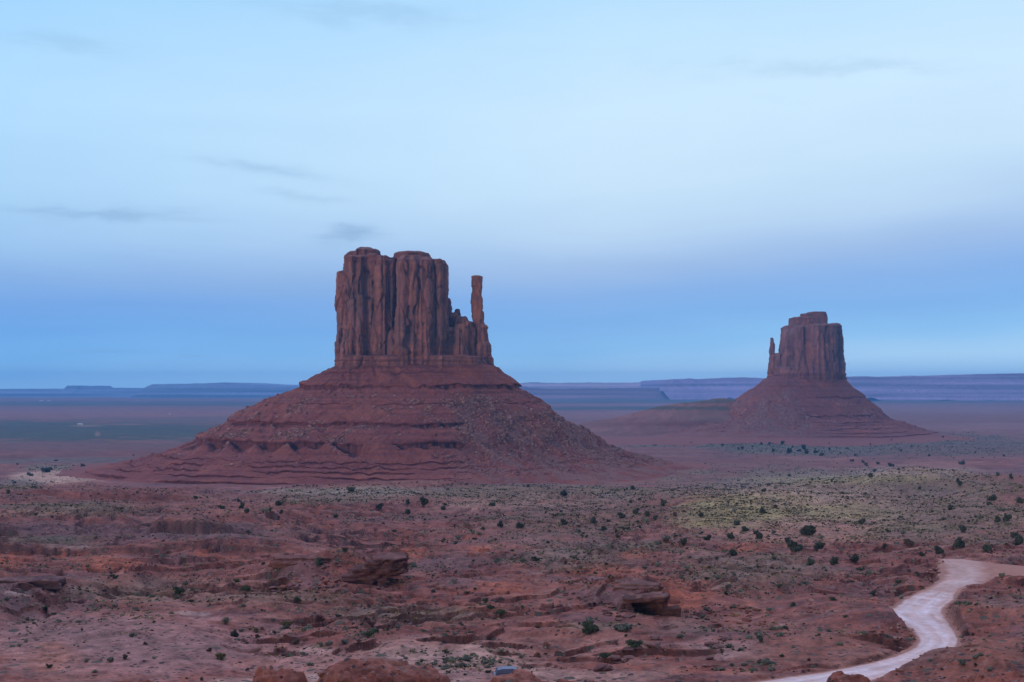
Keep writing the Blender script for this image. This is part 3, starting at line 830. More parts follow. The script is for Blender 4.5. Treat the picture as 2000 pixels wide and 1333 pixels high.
block = [wp(766, 97, 24, 44, 507, seed=1, taper=.97, dome=.02, ex=6), wp(704, 30, 14, 34, 493, seed=2, taper=.95, dome=.03, ex=5), wp(716, 22, 4, 30, 488, seed=3, dome=.015, taper=.95, ex=5), wp(713, 15, 4, 22, 484.5, 500, seed=71, dome=.25, taper=.92, ex=4), wp(806, 34, -2, 40, 494, 512, seed=72, dome=.2, taper=.86, ex=4), wp(690, 17, 6, 26, 497, 520, seed=73, dome=.15, taper=.86, ex=4),
         wp(675, 17, 0, 30, 531, seed=4, taper=.86, dome=.022, lean=1.5, ex=5), wp(684, 15, 12, 30, 501, seed=5, taper=.88, dome=.022, ex=4), wp(706, 20, -24, 28, 501, seed=6, taper=.95, dome=.022, ex=6),
         wp(704, 19, -30, 24, 533, seed=30, taper=.93, dome=.03, ex=6),
         wp(732, 12, -22, 26, 497, seed=7, dome=.025, ex=5), wp(752, 13, -25, 26, 501, seed=8, dome=.025, ex=5), wp(769, 8, -27, 20, 508, seed=10, taper=.85),
         wp(808, 27, -34, 34, 501, seed=11, taper=.96, ex=6), wp(834, 19, -32, 32, 504, seed=13, taper=.94, ex=6), wp(804, 26, 10, 34, 494.5, seed=14, dome=.03),
         wp(856, 13, -27, 30, 508, seed=15, dome=.025, ex=5), wp(864, 12, -14, 32, 511, seed=16, taper=.93, ex=5), wp(868, 9, -24, 20, 540, seed=17, taper=.88),
         wp(775, 10.5, -48, 11, 646, seed=18, taper=.8, dome=.22), wp(712, 8, -48, 12, 612, seed=19, taper=.5, dome=.2), wp(688, 16, -38, 18, 636, seed=20, taper=.7),
         wp(846, 17, -40, 20, 622, seed=21, taper=.7), wp(744, 13, -34, 20, 618, seed=22, taper=.6), wp(668, 9, -14, 20, 640, seed=24, taper=.85),
         wp(877, 7, 2, 20, 584, seed=25, taper=.8), wp(888, 13, -2, 22, 612, seed=26, taper=.85), wp(893.5, 7, -6, 9, 604, seed=27, taper=.85, dome=.04),
         wp(903, 15, -10, 22, 619, seed=28, taper=.88, ex=5), wp(913, 13, -12, 20, 628, seed=29, taper=.92, ex=5), wp(880, 14, -26, 18, 640, seed=31, taper=.8), wp(902, 13, -28, 16, 634, seed=32, taper=.86, ex=5),
         wp(922, 11, -14, 18, 640, seed=33, taper=.85),
         wp(800, 138, -2, 66, 695, 750, taper=.985, dome=.06, seed=34, ex=4), wp(936, 22, -6, 44, 700, 750, taper=.82, dome=.3, seed=35, ex=3)]
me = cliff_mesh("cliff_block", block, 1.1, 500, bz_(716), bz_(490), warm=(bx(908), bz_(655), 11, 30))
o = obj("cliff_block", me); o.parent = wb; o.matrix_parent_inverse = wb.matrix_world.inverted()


def child(o, par):
    """parent while the mesh keeps its world coordinates"""
    o.parent = par
    o.location = (-par.location[0], -par.location[1], -par.location[2])
    return o


o.matrix_parent_inverse.identity(); child(o, wb)
spire = [wp(931, 10.5, -8, 9, 539, 560, dome=.1, taper=.98, seed=40, ex=4), wp(931.5, 11.5, -8, 10, 552, seed=41, taper=.8, dome=.02, lean=.5, ex=4), wp(934.5, 15, -8, 13, 606, seed=42, taper=.74, dome=.06),
         wp(938.5, 18, -8, 17, 634, seed=43, taper=.76, dome=.06), wp(943, 19, -8, 22, 668, 748, seed=44, taper=.8), wp(947, 19, -6, 26, 696, 748, seed=45, taper=.86)]
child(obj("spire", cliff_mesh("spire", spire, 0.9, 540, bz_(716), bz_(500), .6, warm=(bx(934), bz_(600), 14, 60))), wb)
SKW = [('s', -22, 33), ('s', 0, 29), ('s', 18, 20), ('c', 19, 19.5, 17.0, 1.4, .6), ('s', 45, 5), ('c', 46, 4.5, -2.5, 3.2, 1.4), ('s', 80, -15), ('c', 89, -19, -20.6, 1.0, .5),
       ('s', 130, -39.3), ('c', 131, -40, -46, 3.2, 1.6), ('s', 150, -51), ('s', 172, -59.6), ('c', 173, -60, -75.5, 4.2, 2.6), ('s', 202, -81.5), ('c', 203, -82, -85, 2.6, 1.0), ('s', 216, -86.3),
       ('c', 217, -86.6, -89.8, 2.8, 1.0), ('s', 229, -91), ('c', 230, -91.2, -94.3, 2.8, 1), ('s', 244, -95.7), ('c', 245, -96, -99, 2.8, 1), ('s', 261, -100.4), ('c', 262, -100.8, -106, 3.2, 1.4),
       ('s', 285, -107.5), ('s', 340, -110), ('s', 420, -113), ('s', 600, -119)]
me, atW = talus_mesh("talus_slope", bx(812), YW, 102, 66, SKW, 600, 1150, fade=(165, 285), fan=((-55, 15, 55, 420), (-30, 15, 90, 420), (-12, 12, 130, 400)), big=173)
child(obj("talus_slope", me), wb)

# ---- the farther butte
YE = 3000.0; SE = YE / F
ex_ = lambda px: (px - 1000) * SE
ez_ = lambda py, off=0.0: HC - (py - HZ) / F * (YE + off)
eb = tag(bpy.data.objects.new("sandstone_butte", None), "smaller distant mitten butte with stepped cap and thin spire at its left", "butte")
COL.objects.link(eb); eb.location = (ex_(1575), YE, HC - 105)


def ep(px, hw, off, hd, top, bot=748, taper=.93, dome=.08, seed=0, lean=0, ex=3.0):
    return pillar_verts(ex_(px), YE + off, hw * SE, hd, ez_(bot, off), ez_(top, off), taper, dome, seed, lean=lean * SE, ex=ex)


blockE = [ep(1580, 60, 14, 60, 634, seed=50, taper=.82, dome=.05, ex=4), ep(1538, 20, 0, 50, 640, seed=51, taper=.7, dome=.12, lean=5), ep(1560, 18, -34, 36, 637, seed=52, taper=.88, dome=.04, ex=5),
          ep(1585, 18, -44, 40, 634, seed=53, taper=.94, dome=.03, ex=5), ep(1606, 16, -38, 40, 633, seed=54, taper=.96, dome=.03, ex=5), ep(1626, 15, -10, 46, 632, seed=55, taper=.78, dome=.04), ep(1632, 10, 0, 40, 660, seed=56, taper=.85),
          ep(1575, 66, 0, 66, 716, 755, seed=57, taper=.94, ex=4), ep(1512, 9, -6, 20, 693, seed=58, taper=.8), ep(1518, 8, -8, 24, 690, seed=59, taper=.8), ep(1555, 10, -62, 16, 706, seed=60, taper=.6),
          ep(1600, 22, -60, 18, 690, seed=61, taper=.6), ep(1634, 9, -20, 26, 705, seed=62, taper=.85)]
child(obj("cliff_block", cliff_mesh("cliff_block", blockE, 1.9, 700, ez_(738), ez_(632), 1.5)), eb)
cap = [ep(1580, 33, 6, 36, 620, 640, seed=63, taper=.98, dome=.05, ex=6), ep(1589, 24, 6, 30, 613, 640, seed=64, taper=.98, dome=.04, ex=6), ep(1595, 15, 6, 24, 609.5, 640, seed=65, taper=.97, dome=.04, ex=6)]
child(obj("cap_rock", cliff_mesh("cap_rock", cap, 1.5, 720, ez_(738), ez_(612), .8)), eb)
spE = [ep(1506, 4.2, -8, 5.5, 660, 690, seed=66, taper=.8, dome=.12), ep(1506.5, 7, -8, 8, 668, seed=67, taper=.62, dome=.05), ep(1508, 11, -8, 14, 694, seed=68, taper=.6)]
child(obj("spire", cliff_mesh("spire", spE, 1.1, 740, ez_(738), ez_(612), .7)), eb)
SKE = [('s', -22, 30), ('s', 0, 25), ('s', 30, 3), ('c', 31, 2, 0, 1.5, .6), ('s', 66, -20), ('c', 67, -20.5, -25, 3, 1.5), ('s', 112, -49), ('s', 128, -57.5), ('c', 129, -58, -67.5, 4, 2), ('s', 160, -74), ('c', 161, -74.5, -77, 2, 1),
       ('s', 185, -79), ('c', 186, -79.5, -83, 3, 1), ('s', 210, -86), ('c', 211, -86.5, -90, 3, 1), ('s', 236, -93), ('c', 237, -93.5, -97, 3, 1), ('s', 265, -99), ('c', 266, -99.5, -103.5, 3, 1), ('s', 300, -105), ('s', 380, -108), ('s', 500, -112), ('s', 700, -120)]
me, atE = talus_mesh("talus_slope", ex_(1572), YE, 82, 68, SKE, 800, 800, fan=((-122, 20, 40, 300), (-165, 20, 60, 600)), base=(.225, .088, .075), big=129, stretch=.6, lm=.6, rc=.26, fade=(2000, 4000))
child(obj("talus_slope", me), eb)


# ------------------------------------------------------------------ far mesas
def mesa(name, prof, Y, depth, zfloor, label, seed, colr, flank=300, rough=1.0):
    """far tableland: ridge line from its real skyline, flat top, gullied flanks"""
    pxs = np.array([p[0] for p in prof], float); pys = np.array([p[1] for p in prof], float)
    n = 420
    px = np.linspace(pxs[0], pxs[-1], n); top = HZ - np.interp(px, pxs, pys)
    X = (px - 1000) / F * Y
    zt = top / F * Y + HC
    d = np.concatenate([np.linspace(-flank, 0, 26), np.linspace(0, depth, 12)[1:], np.linspace(depth, depth + flank, 8)[1:]])
    Dg, Xg = np.meshgrid(d, X, indexing='ij'); ZT = np.repeat(zt[None], len(d), 0)
    gul = 0.32 * fb2(Xg / (Y * .018), Dg * 0 + 2, 4, seed)
    f = np.clip(1 - (-Dg / flank) * (1 + gul), 0, 1)
    prof_f = np.where(f > .72, .62 + (f - .72) / .28 * .38 * 1.0, f / .72 * .62)
    prof_f = np.where(Dg > depth, np.clip(1 - (Dg - depth) / flank, 0, 1), np.where(Dg >= 0, 1, prof_f))
    Zg = (zfloor - 15) + (ZT - zfloor + 15) * prof_f
    Zg += rough * Y / 2550 * .8 * fb2(Xg / (Y * .004), Dg / 200, 3, seed + 5) * (f > .05)
    bands = fb2(Zg / (Y * .0018), Xg / (Y * .2), 3, seed + 9)
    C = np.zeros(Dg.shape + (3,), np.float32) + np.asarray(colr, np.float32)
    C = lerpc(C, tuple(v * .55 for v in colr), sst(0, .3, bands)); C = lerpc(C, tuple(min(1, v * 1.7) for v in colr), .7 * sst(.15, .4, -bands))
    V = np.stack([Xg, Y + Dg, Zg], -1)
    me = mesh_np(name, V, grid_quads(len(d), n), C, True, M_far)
    o = obj(name, me); tag(o, label, "mesa"); return o


M_far = soil_mat("far_rock", fine=((60, .2),), bump=0.3, bscale=60, bdist=8)
ZF = HC - 110.5
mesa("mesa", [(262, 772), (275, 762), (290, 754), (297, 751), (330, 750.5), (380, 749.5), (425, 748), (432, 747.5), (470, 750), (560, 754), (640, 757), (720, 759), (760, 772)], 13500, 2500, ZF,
     "long flat topped blue mesa on the skyline left of the large butte", 901, (.16, .24, .40), 420)  # blue of the distant haze is painted into the rock colour
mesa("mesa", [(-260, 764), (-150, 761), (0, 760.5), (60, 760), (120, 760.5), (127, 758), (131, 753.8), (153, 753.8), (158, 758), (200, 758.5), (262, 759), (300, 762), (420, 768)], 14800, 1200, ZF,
     "low blue ridge with a tiny flat topped knob at far left", 911, (.16, .24, .40), 500)  # rock colour carries the blue of the haze as well
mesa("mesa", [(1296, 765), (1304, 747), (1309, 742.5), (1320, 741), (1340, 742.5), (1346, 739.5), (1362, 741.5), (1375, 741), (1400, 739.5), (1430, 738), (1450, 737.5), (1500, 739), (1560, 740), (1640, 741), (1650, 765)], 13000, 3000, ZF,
     "jagged edged violet mesa on the skyline behind the smaller butte", 921, (.27, .22, .38), 700)  # violet haze tint mixed into the rock colour
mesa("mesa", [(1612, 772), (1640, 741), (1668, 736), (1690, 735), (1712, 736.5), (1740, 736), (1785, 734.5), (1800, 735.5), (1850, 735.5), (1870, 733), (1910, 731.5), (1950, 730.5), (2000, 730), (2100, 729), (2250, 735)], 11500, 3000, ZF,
     "wide violet cliff line on the skyline at the far right", 931, (.28, .23, .38), 900)  # rock tinted violet to stand in for thicker haze
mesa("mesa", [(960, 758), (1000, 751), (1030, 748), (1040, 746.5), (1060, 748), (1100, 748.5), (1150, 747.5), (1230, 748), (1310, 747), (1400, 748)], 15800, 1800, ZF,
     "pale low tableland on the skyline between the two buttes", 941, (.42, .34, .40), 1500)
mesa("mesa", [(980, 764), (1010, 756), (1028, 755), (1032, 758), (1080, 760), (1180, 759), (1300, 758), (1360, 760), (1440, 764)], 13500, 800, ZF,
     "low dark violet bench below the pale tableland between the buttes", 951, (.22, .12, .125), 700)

# ------------------------------------------------------------------ loose rock
M_rock = soil_mat("loose_rock", fine=((0.4, .35), (1.5, .25)), bump=0.5, bscale=0.5, bdist=0.12)


def rock_mesh(name, seed, flat=0.7, colr=(.26, .115, .09), sub=2, pale=False):
    bm = bmesh.new(); bmesh.ops.create_icosphere(bm, subdivisions=sub, radius=1.0)
    V = np.array([v.co[:] for v in bm.verts]); bm.verts.index_update()
    T = np.array([[v.index for v in f.verts] for f in bm.faces]); bm.free()
    rng = np.random.default_rng(seed)
    for _ in range(9):
        nrm = rng.standard_normal(3); nrm /= np.linalg.norm(nrm); dd = rng.uniform(.5, .85)
        s = V @ nrm; V = V - np.where(s > dd, s - dd, 0)[:, None] * nrm
    V += .08 * np.stack([fb3(V[:, 0] * 2, V[:, 1] * 2, V[:, 2] * 2, 2, seed + q) for q in range(3)], -1)
    V *= np.array([1.0, rng.uniform(.7, 1), flat * rng.uniform(.8, 1.1)]) * .62
    C = np.zeros_like(V) + np.asarray(colr) * (1 + .35 * fb3(V[:, 0] * 3, V[:, 1] * 3, V[:, 2] * 6, 2, seed)[:, None])
    return mesh_np(name, V, None, C, False, M_rock, T)


rng = random.Random(7)
ROCKS = [rock_mesh("rock", 10 + i, (.6, .75, .5, .85, .4)[i], c) for i, c in enumerate(((.27, .12, .09), (.33, .18, .14), (.21, .10, .09), (.38, .25, .21), (.24, .11, .085)))]
ROCKP = [rock_mesh("rock", 30 + i, (.6, .3, .35)[i], c) for i, c in enumerate(((.17, .095, .095), (.2, .115, .11), (.15, .085, .08)))]
ROCKW = [rock_mesh("boulder", 40 + i, (.7, .8, .6)[i], c, 1) for i, c in enumerate(((.36, .23, .20), (.30, .17, .145), (.26, .12, .10)))]


def rocks(n, x0, x1, y0, y1, s0, s1, meshes, label, grp, shape=None):
    k = 0
    while k < n:
        px = rng.uniform(x0, x1); py = rng.uniform(y0, y1)
        if shape and not shape(px, py): continue
        p = hit(px, py)
        s = rng.uniform(s0, s1) * (0.6 + .8 * rng.random() ** 2)
        o = obj("rock", rng.choice(meshes), None, (p.x, p.y, p.z + s * .1))
        o.scale = (s * rng.uniform(.8, 1.5), s, s * rng.uniform(.7, 1.1)); o.rotation_euler = (rng.uniform(-.2, .2), rng.uniform(-.2, .2), rng.uniform(0, 6.3))
        tag(o, label, "rock", grp); k += 1


el = lambda cx, cy, rx, ry: (lambda px, py: ((px - cx) / rx) ** 2 + ((py - cy) / ry) ** 2 < 1)
rocks(75, 1370, 1535, 1183, 1248, .5, 1.2, ROCKS, "broken rust and tan block in the rubble bank right of the hollow", "rubble bank blocks", lambda px, py: abs(py - (1193 + (px - 1380) * .22)) < 24)
rocks(26, 1690, 1790, 1225, 1250, .4, 1.0, ROCKS, "broken red block on the bank inside the road bend", "road bend blocks", el(1740, 1237, 50, 13))
rocks(34, 500, 650, 1130, 1160, .6, 1.6, ROCKP + ROCKS[:1], "dark angular slab in the tumble left of the overhanging outcrop", "outcrop tumble slabs", el(575, 1147, 75, 15))
rocks(46, 1100, 1240, 1160, 1215, .5, 1.3, ROCKP, "purple grey slab on the ridge left of the dark hollow", "purple ridge slabs", lambda px, py: abs(py - (1162 + (px - 1105) * .36)) < 14)
rocks(28, 1165, 1300, 1242, 1312, .5, 1.6, ROCKP, "tilted purple slab stepping down below the hollow", "tilted slabs", lambda px, py: abs((px - 1300) * -.55 - (py - 1242)) < 11)
rocks(20, 1378, 1425, 1240, 1290, .4, 1.2, ROCKP, "dark flat slab beside the pale sandy pocket", "sandy pocket slabs", lambda px, py: abs((px - 1420) * -1.1 - (py - 1240)) < 20)
rocks(26, 1545, 1615, 1172, 1200, .4, 1.0, ROCKS + ROCKP, "grey stone in the small spill above the road bank", "stone spill", el(1580, 1188, 38, 14))
rocks(22, 1795, 1842, 1098, 1150, .4, .9, ROCKS, "rust coloured stone on the shoulder of the upper road bend", "road shoulder stones", lambda px, py: abs(px - (1838 - (py - 1098) * .7)) < 9)

rocks(26, 610, 775, 1100, 1152, .5, 1.5, ROCKP + ROCKS[:1], "dark stone lying on or below the overhanging outcrop left of centre", "outcrop stones")

# boulders on the talus of the large butte
def talus_rocks():
    v = (atW.D > 55) & (atW.D < 240) & (atW.steep < .3)
    fr = (np.degrees(atW.TH) > -178) & (np.degrees(atW.TH) < -2)
    w = (atW.scr ** 1.6 * (1 + 2 * ((atW.D > 134) & (atW.D < 172))) + atW.fan * .45 + .06) * v * fr
    w = w.ravel() / w.sum(); r2 = np.random.default_rng(5)
    idx = r2.choice(len(w), 4800, False, w)
    Pv = atW.V.reshape(-1, 3)[idx]; fan = atW.fan.ravel()[idx]
    for k in range(110):
        s = r2.uniform(3.0, 5.6)
        o = obj("boulder", ROCKW[k % 3], None, Pv[k] + np.array([0, 0, s * .1]))
        o.scale = (s * r2.uniform(.8, 1.3), s, s); o.rotation_euler = (0, 0, r2.uniform(0, 6))
        if fan[k] > .4: tag(o, "fallen block on the grey debris fan right of the large butte's centre", "boulder", "debris fan boulders")
        else: tag(o, "fallen block on the ledged red slope of the large butte", "boulder", "slope boulders")
    # the rest is scree
    Vs = []; Ts = []; Cs = []; off = 0
    base = [(np.array([v.co[:] for v in m.vertices]), np.array([p.vertices[:] for p in m.polygons])) for m in ROCKW]
    for k in range(110, 4800):
        bv, bt = base[k % 3]; s = 1.2 + r2.gamma(2, .55); a = r2.uniform(0, 6.3)
        R = np.array([[math.cos(a), -math.sin(a), 0], [math.sin(a), math.cos(a), 0], [0, 0, 1]])
        Vs.append(bv @ R.T * s + Pv[k] + np.array([0, 0, s * .12])); Ts.append(bt + off); off += len(bv)
        c = np.array(((.36, .24, .21), (.29, .16, .14), (.22, .105, .09))[int(r2.integers(3))]) * r2.uniform(.8, 1.2)
        Cs.append(np.repeat(c[None], len(bv), 0))
    o = obj("scree", mesh_np("scree", np.concatenate(Vs), None, np.concatenate(Cs), False, M_rock, np.concatenate(Ts)))
    tag(o, "pale scree strewn over the slopes of the large butte", "scree", None, "stuff")


talus_rocks()


# ---- outcrops near the road
def box_slab(x0, x1, y0, y1, z0, z1, seed=0, n=7):
    """irregular slab as a closed prism"""
    r = np.random.default_rng(seed)
    a = np.linspace(0, 2 * np.pi, 26, endpoint=False)
    R = (np.abs(np.cos(a)) ** 9 + np.abs(np.sin(a)) ** 9) ** (-1 / 9) * (1 + .09 * r.standard_normal(26))
    cx, cy = (x0 + x1) / 2, (y0 + y1) / 2
    rings = [np.stack([cx + (x1 - x0) / 2 * R * np.cos(a) * k, cy + (y1 - y0) / 2 * R * np.sin(a) * k, np.full(26, z)], -1) for z, k in ((z0, .95), (z0 + (z1 - z0) * .3, 1), (z1 - (z1 - z0) * .2, 1), (z1, .93))]
    V = np.concatenate(rings); fc = []
    for i in range(3):
        for j in range(26): fc.append((i * 26 + j, i * 26 + (j + 1) % 26, (i + 1) * 26 + (j + 1) % 26, (i + 1) * 26 + j))
    fc.append(tuple(range(26))[::-1]); fc.append(tuple(78 + j for j in range(26)))
    return V, fc


def layers(x0, x1, y0, y1, z0, z1, n, seed, over=0.0, nose=1, ramp=.8):
    """thin beds piled up, each stepping in or out at random; over: how far the top reaches beyond the foot on the nose side"""
    r = np.random.default_rng(seed); out = []
    h = (z1 - z0) / n
    for i in range(n):
        f = i / max(1, n - 1)
        e = over * (sst(.3, .55, np.float32(f)) - .35 * np.exp(-((f - .28) / .12) ** 2))
        a, b_, c = r.uniform(-.2, .9), r.uniform(-.1, .55), r.uniform(-.3, .8)
        xa, xb = x0 + a + f * ramp, x1 - b_ + (e if nose > 0 else 0)
        out.append((xa, xb, y0 + c + f * .5, y1, z0 + i * h - .06, z0 + (i + 1) * h + .06 - (.14 if i % 2 else 0)))
    return out


def outcrop(label, loc, slabs, seed, colr, vox=.16, tilt=0.0):
    P, N, Q, T = remeshed([box_slab(*s, seed=seed + i) for i, s in enumerate(slabs)], vox)
    x, y, z = P.T
    zt = z - tilt * x
    bed = fb2(zt / .35, (x + y) / 12, 3, seed)
    P2 = P + N * (.36 * fb3(x / 1.4, y / 1.4, zt / .6, 4, seed + 3) + .22 * bed * (1 - np.abs(N[:, 2])))[:, None]
    P2[:, 2] += tilt * P2[:, 0]
    C = np.zeros_like(P) + np.asarray(colr)
    C = lerpc(C, tuple(v * .55 for v in colr), .8 * sst(-.1, .3, bed)); C = lerpc(C, (.34, .2, .165), .5 * sst(.1, .5, fb3(x / 2, y / 2, z / 2, 4, seed + 9)) * sst(.3, .9, N[:, 2]))
    o = obj("rock_outcrop", mesh_np("rock_outcrop", P2, Q, C, True, M_rock, T), None, loc); tag(o, label, "rock outcrop"); return o


p = hit(755, 1149); L0 = (p.x - 2.6, p.y + 5, p.z - .6)
outcrop("dark layered outcrop with a blunt overhanging nose, left of centre", L0,
        layers(-10, 3.6, -4.8, 5, -.3, 5.8, 11, 3, 2.6, 1, 9),
        1001, (.165, .085, .085), .13)
p = hit(1270, 1203); L1 = (p.x, p.y + 3.2, p.z - .5)
outcrop("tilted slab roofing a dark rock hollow, right of centre", L1,
        [(-4.2, 3.2, -2.8, 3, 2.5, 3.3), (-4.5, 2.0, 1.4, 3.2, -.5, 2.7), (-5.2, -2.4, -3.2, 2, -.5, 1.6), (-5, -2.9, -2.0, 2, 1.4, 2.6), (1.8, 3.4, .6, 3.2, -.5, 2.7), (2.2, 5.2, -1.5, 2, -.8, .9)],
        1021, (.15, .078, .075), .13, tilt=.09)
p = hit(1258, 1156); L2 = (p.x, p.y + 2.4, p.z - 1.0)
outcrop("long thin ledge slab with a shaded underside above the hollow", L2,
        [(-4.5, 3.4, -2.0, 3, .75, 1.5), (-4.2, 3.0, -1.2, 3, 1.3, 1.9), (-4.0, 2.6, .2, 3, -.5, .9)], 1041, (.20, .115, .11), .13)
p = hit(585, 1104)
outcrop("low broken red ledge behind the tumble of slabs, at left centre", (p.x, p.y + 3, p.z - .8),
        layers(-7, 6, -2, 3, -.2, 1.9, 5, 5, .4), 1061, (.19, .095, .09), .18)
p = hit(60, 1150)
outcrop("dark purple stepped ledges in the gully at the far left", (p.x, p.y + 4, p.z - 2.4),
        layers(-10, 5, -3, 4, -.2, 3.0, 7, 7, .3), 1081, (.165, .10, .11), .2)

# ------------------------------------------------------------------ shrubs and trees
def leaf_mat(name, col, var=.5):
    m = bpy.data.materials.new(name); m.use_nodes = True
    nt = m.node_tree; b = NB(nt); p = nt.nodes['Principled BSDF']
    p.inputs['Roughness'].default_value = .85; p.inputs['Specular IOR Level'].default_value = .1
    oi = b.n('ShaderNodeObjectInfo'); geo = b.n('ShaderNodeNewGeometry')
    nz = b.noise(geo.outputs['Position'], 2.2, 4, .7)
    k = b.math('ADD', 1 - var, b.math('MULTIPLY', b.math('ADD', nz, oi.outputs['Random']), var))
    cm = b.n('ShaderNodeCombineXYZ')
    b.put(cm.inputs[0], k); b.put(cm.inputs[1], k); b.put(cm.inputs[2], b.math('POWER', k, .8))
    nt.links.new(b.mix(1.0, (*col, 1), cm.outputs[0], 'MULTIPLY'), p.inputs['Base Color'])
    return m


M_jun = leaf_mat("juniper_foliage", (.088, .10, .068)); M_shr = leaf_mat("green_shrub_foliage", (.075, .095, .055)); M_sage = leaf_mat("sage_foliage", (.20, .205, .15))
M_yel = leaf_mat("yellow_shrub_foliage", (.17, .15, .065)); M_brn = leaf_mat("dry_shrub_foliage", (.12, .085, .065)); M_bark = leaf_mat("bark", (.09, .065, .05), .3)


def bush_mesh(name, seed, mat, n=1500, flat=.8, lobes=7, leaf=.075, hollow=.35):
    """unit bush (1 m wide): leaf sprays spread through lobes of different size"""
    r = np.random.default_rng(seed)
    lc = []; 
    for i in range(lobes):
        a = r.uniform(0, 6.28); rad = r.uniform(.05, .40); h = r.uniform(.12, .66) * flat
        lc.append((math.cos(a) * rad, math.sin(a) * rad, h, r.uniform(.09, .24)))
    lc.append((r.uniform(-.06, .06), r.uniform(-.06, .06), .26 * flat, .25))
    w = np.array([l[3] ** 2 for l in lc]); w /= w.sum()
    which = r.choice(len(lc), n, p=w); L = np.array(lc)[which]
    u = r.standard_normal((n, 3)); u /= np.linalg.norm(u, axis=1)[:, None]
    rr = (hollow + (1 - hollow) * r.random(n) ** .5)[:, None]
    Pc = L[:, :3] + u * L[:, 3:4] * rr * np.array([1, 1, flat * 1.05])
    Pc[:, 2] = np.maximum(Pc[:, 2], .01 + .02 * r.random(n))
    t1 = r.standard_normal((n, 3)); t1 /= np.linalg.norm(t1, axis=1)[:, None]
    t2 = np.cross(t1, u); t2 /= np.maximum(np.linalg.norm(t2, axis=1), .1)[:, None]
    s = leaf * r.uniform(.5, 1.3, n)[:, None]
    V = np.stack([Pc - t1 * s * .5, Pc + t2 * s * .5, Pc + t1 * s + u * s * .6, Pc - t2 * s * .5], 1).reshape(-1, 3)
    Q = np.arange(n * 4).reshape(-1, 4)
    return mesh_np(name, V, Q, None, False, mat)


def stem_mesh(seed):
    r = np.random.default_rng(seed); Vs = []; Qs = []; off = 0
    for i in range(5):
        a = r.uniform(0, 6.28); tip = np.array([math.cos(a) * .24, math.sin(a) * .24, r.uniform(.3, .55)]) if i else np.array([0.03, 0, .55])
        pts = [np.zeros(3), tip * .45 + r.normal(0, .02, 3), tip]; rad = (.05, .032, .012)
        ang = np.linspace(0, 6.2832, 7)[:-1]
        for p_, q in zip(pts, rad): Vs.append(np.stack([p_[0] + q * np.cos(ang), p_[1] + q * np.sin(ang), np.full(6, p_[2])], -1))
        for k in range(2):
            for j in range(6): Qs.append((off + k * 6 + j, off + k * 6 + (j + 1) % 6, off + (k + 1) * 6 + (j + 1) % 6, off + (k + 1) * 6 + j))
        off += 18
    return mesh_np("trunk", np.concatenate(Vs), np.array(Qs), None, True, M_bark)


JUN = [bush_mesh("crown", 50 + i, M_jun, 1700, (1.0, .85, 1.15, .9, .78)[i], (8, 9, 6, 10, 11)[i]) for i in range(5)]
SHR = [bush_mesh("foliage", 60 + i, M_shr, 1200, (.55, .65, .5)[i], 9, .07) for i in range(3)]
SAG = [bush_mesh("foliage", 70 + i, M_sage, 700, (.7, .6, .8)[i], 7, .09) for i in range(3)]
YEL = [bush_mesh("foliage", 80 + i, M_yel, 900, (.7, .6)[i], 8, .07, .2) for i in range(2)]
BRN = [bush_mesh("foliage", 90 + i, M_brn, 900, (.9, .75)[i], 7, .07, .1) for i in range(2)]
STEM = [stem_mesh(3), stem_mesh(4)]

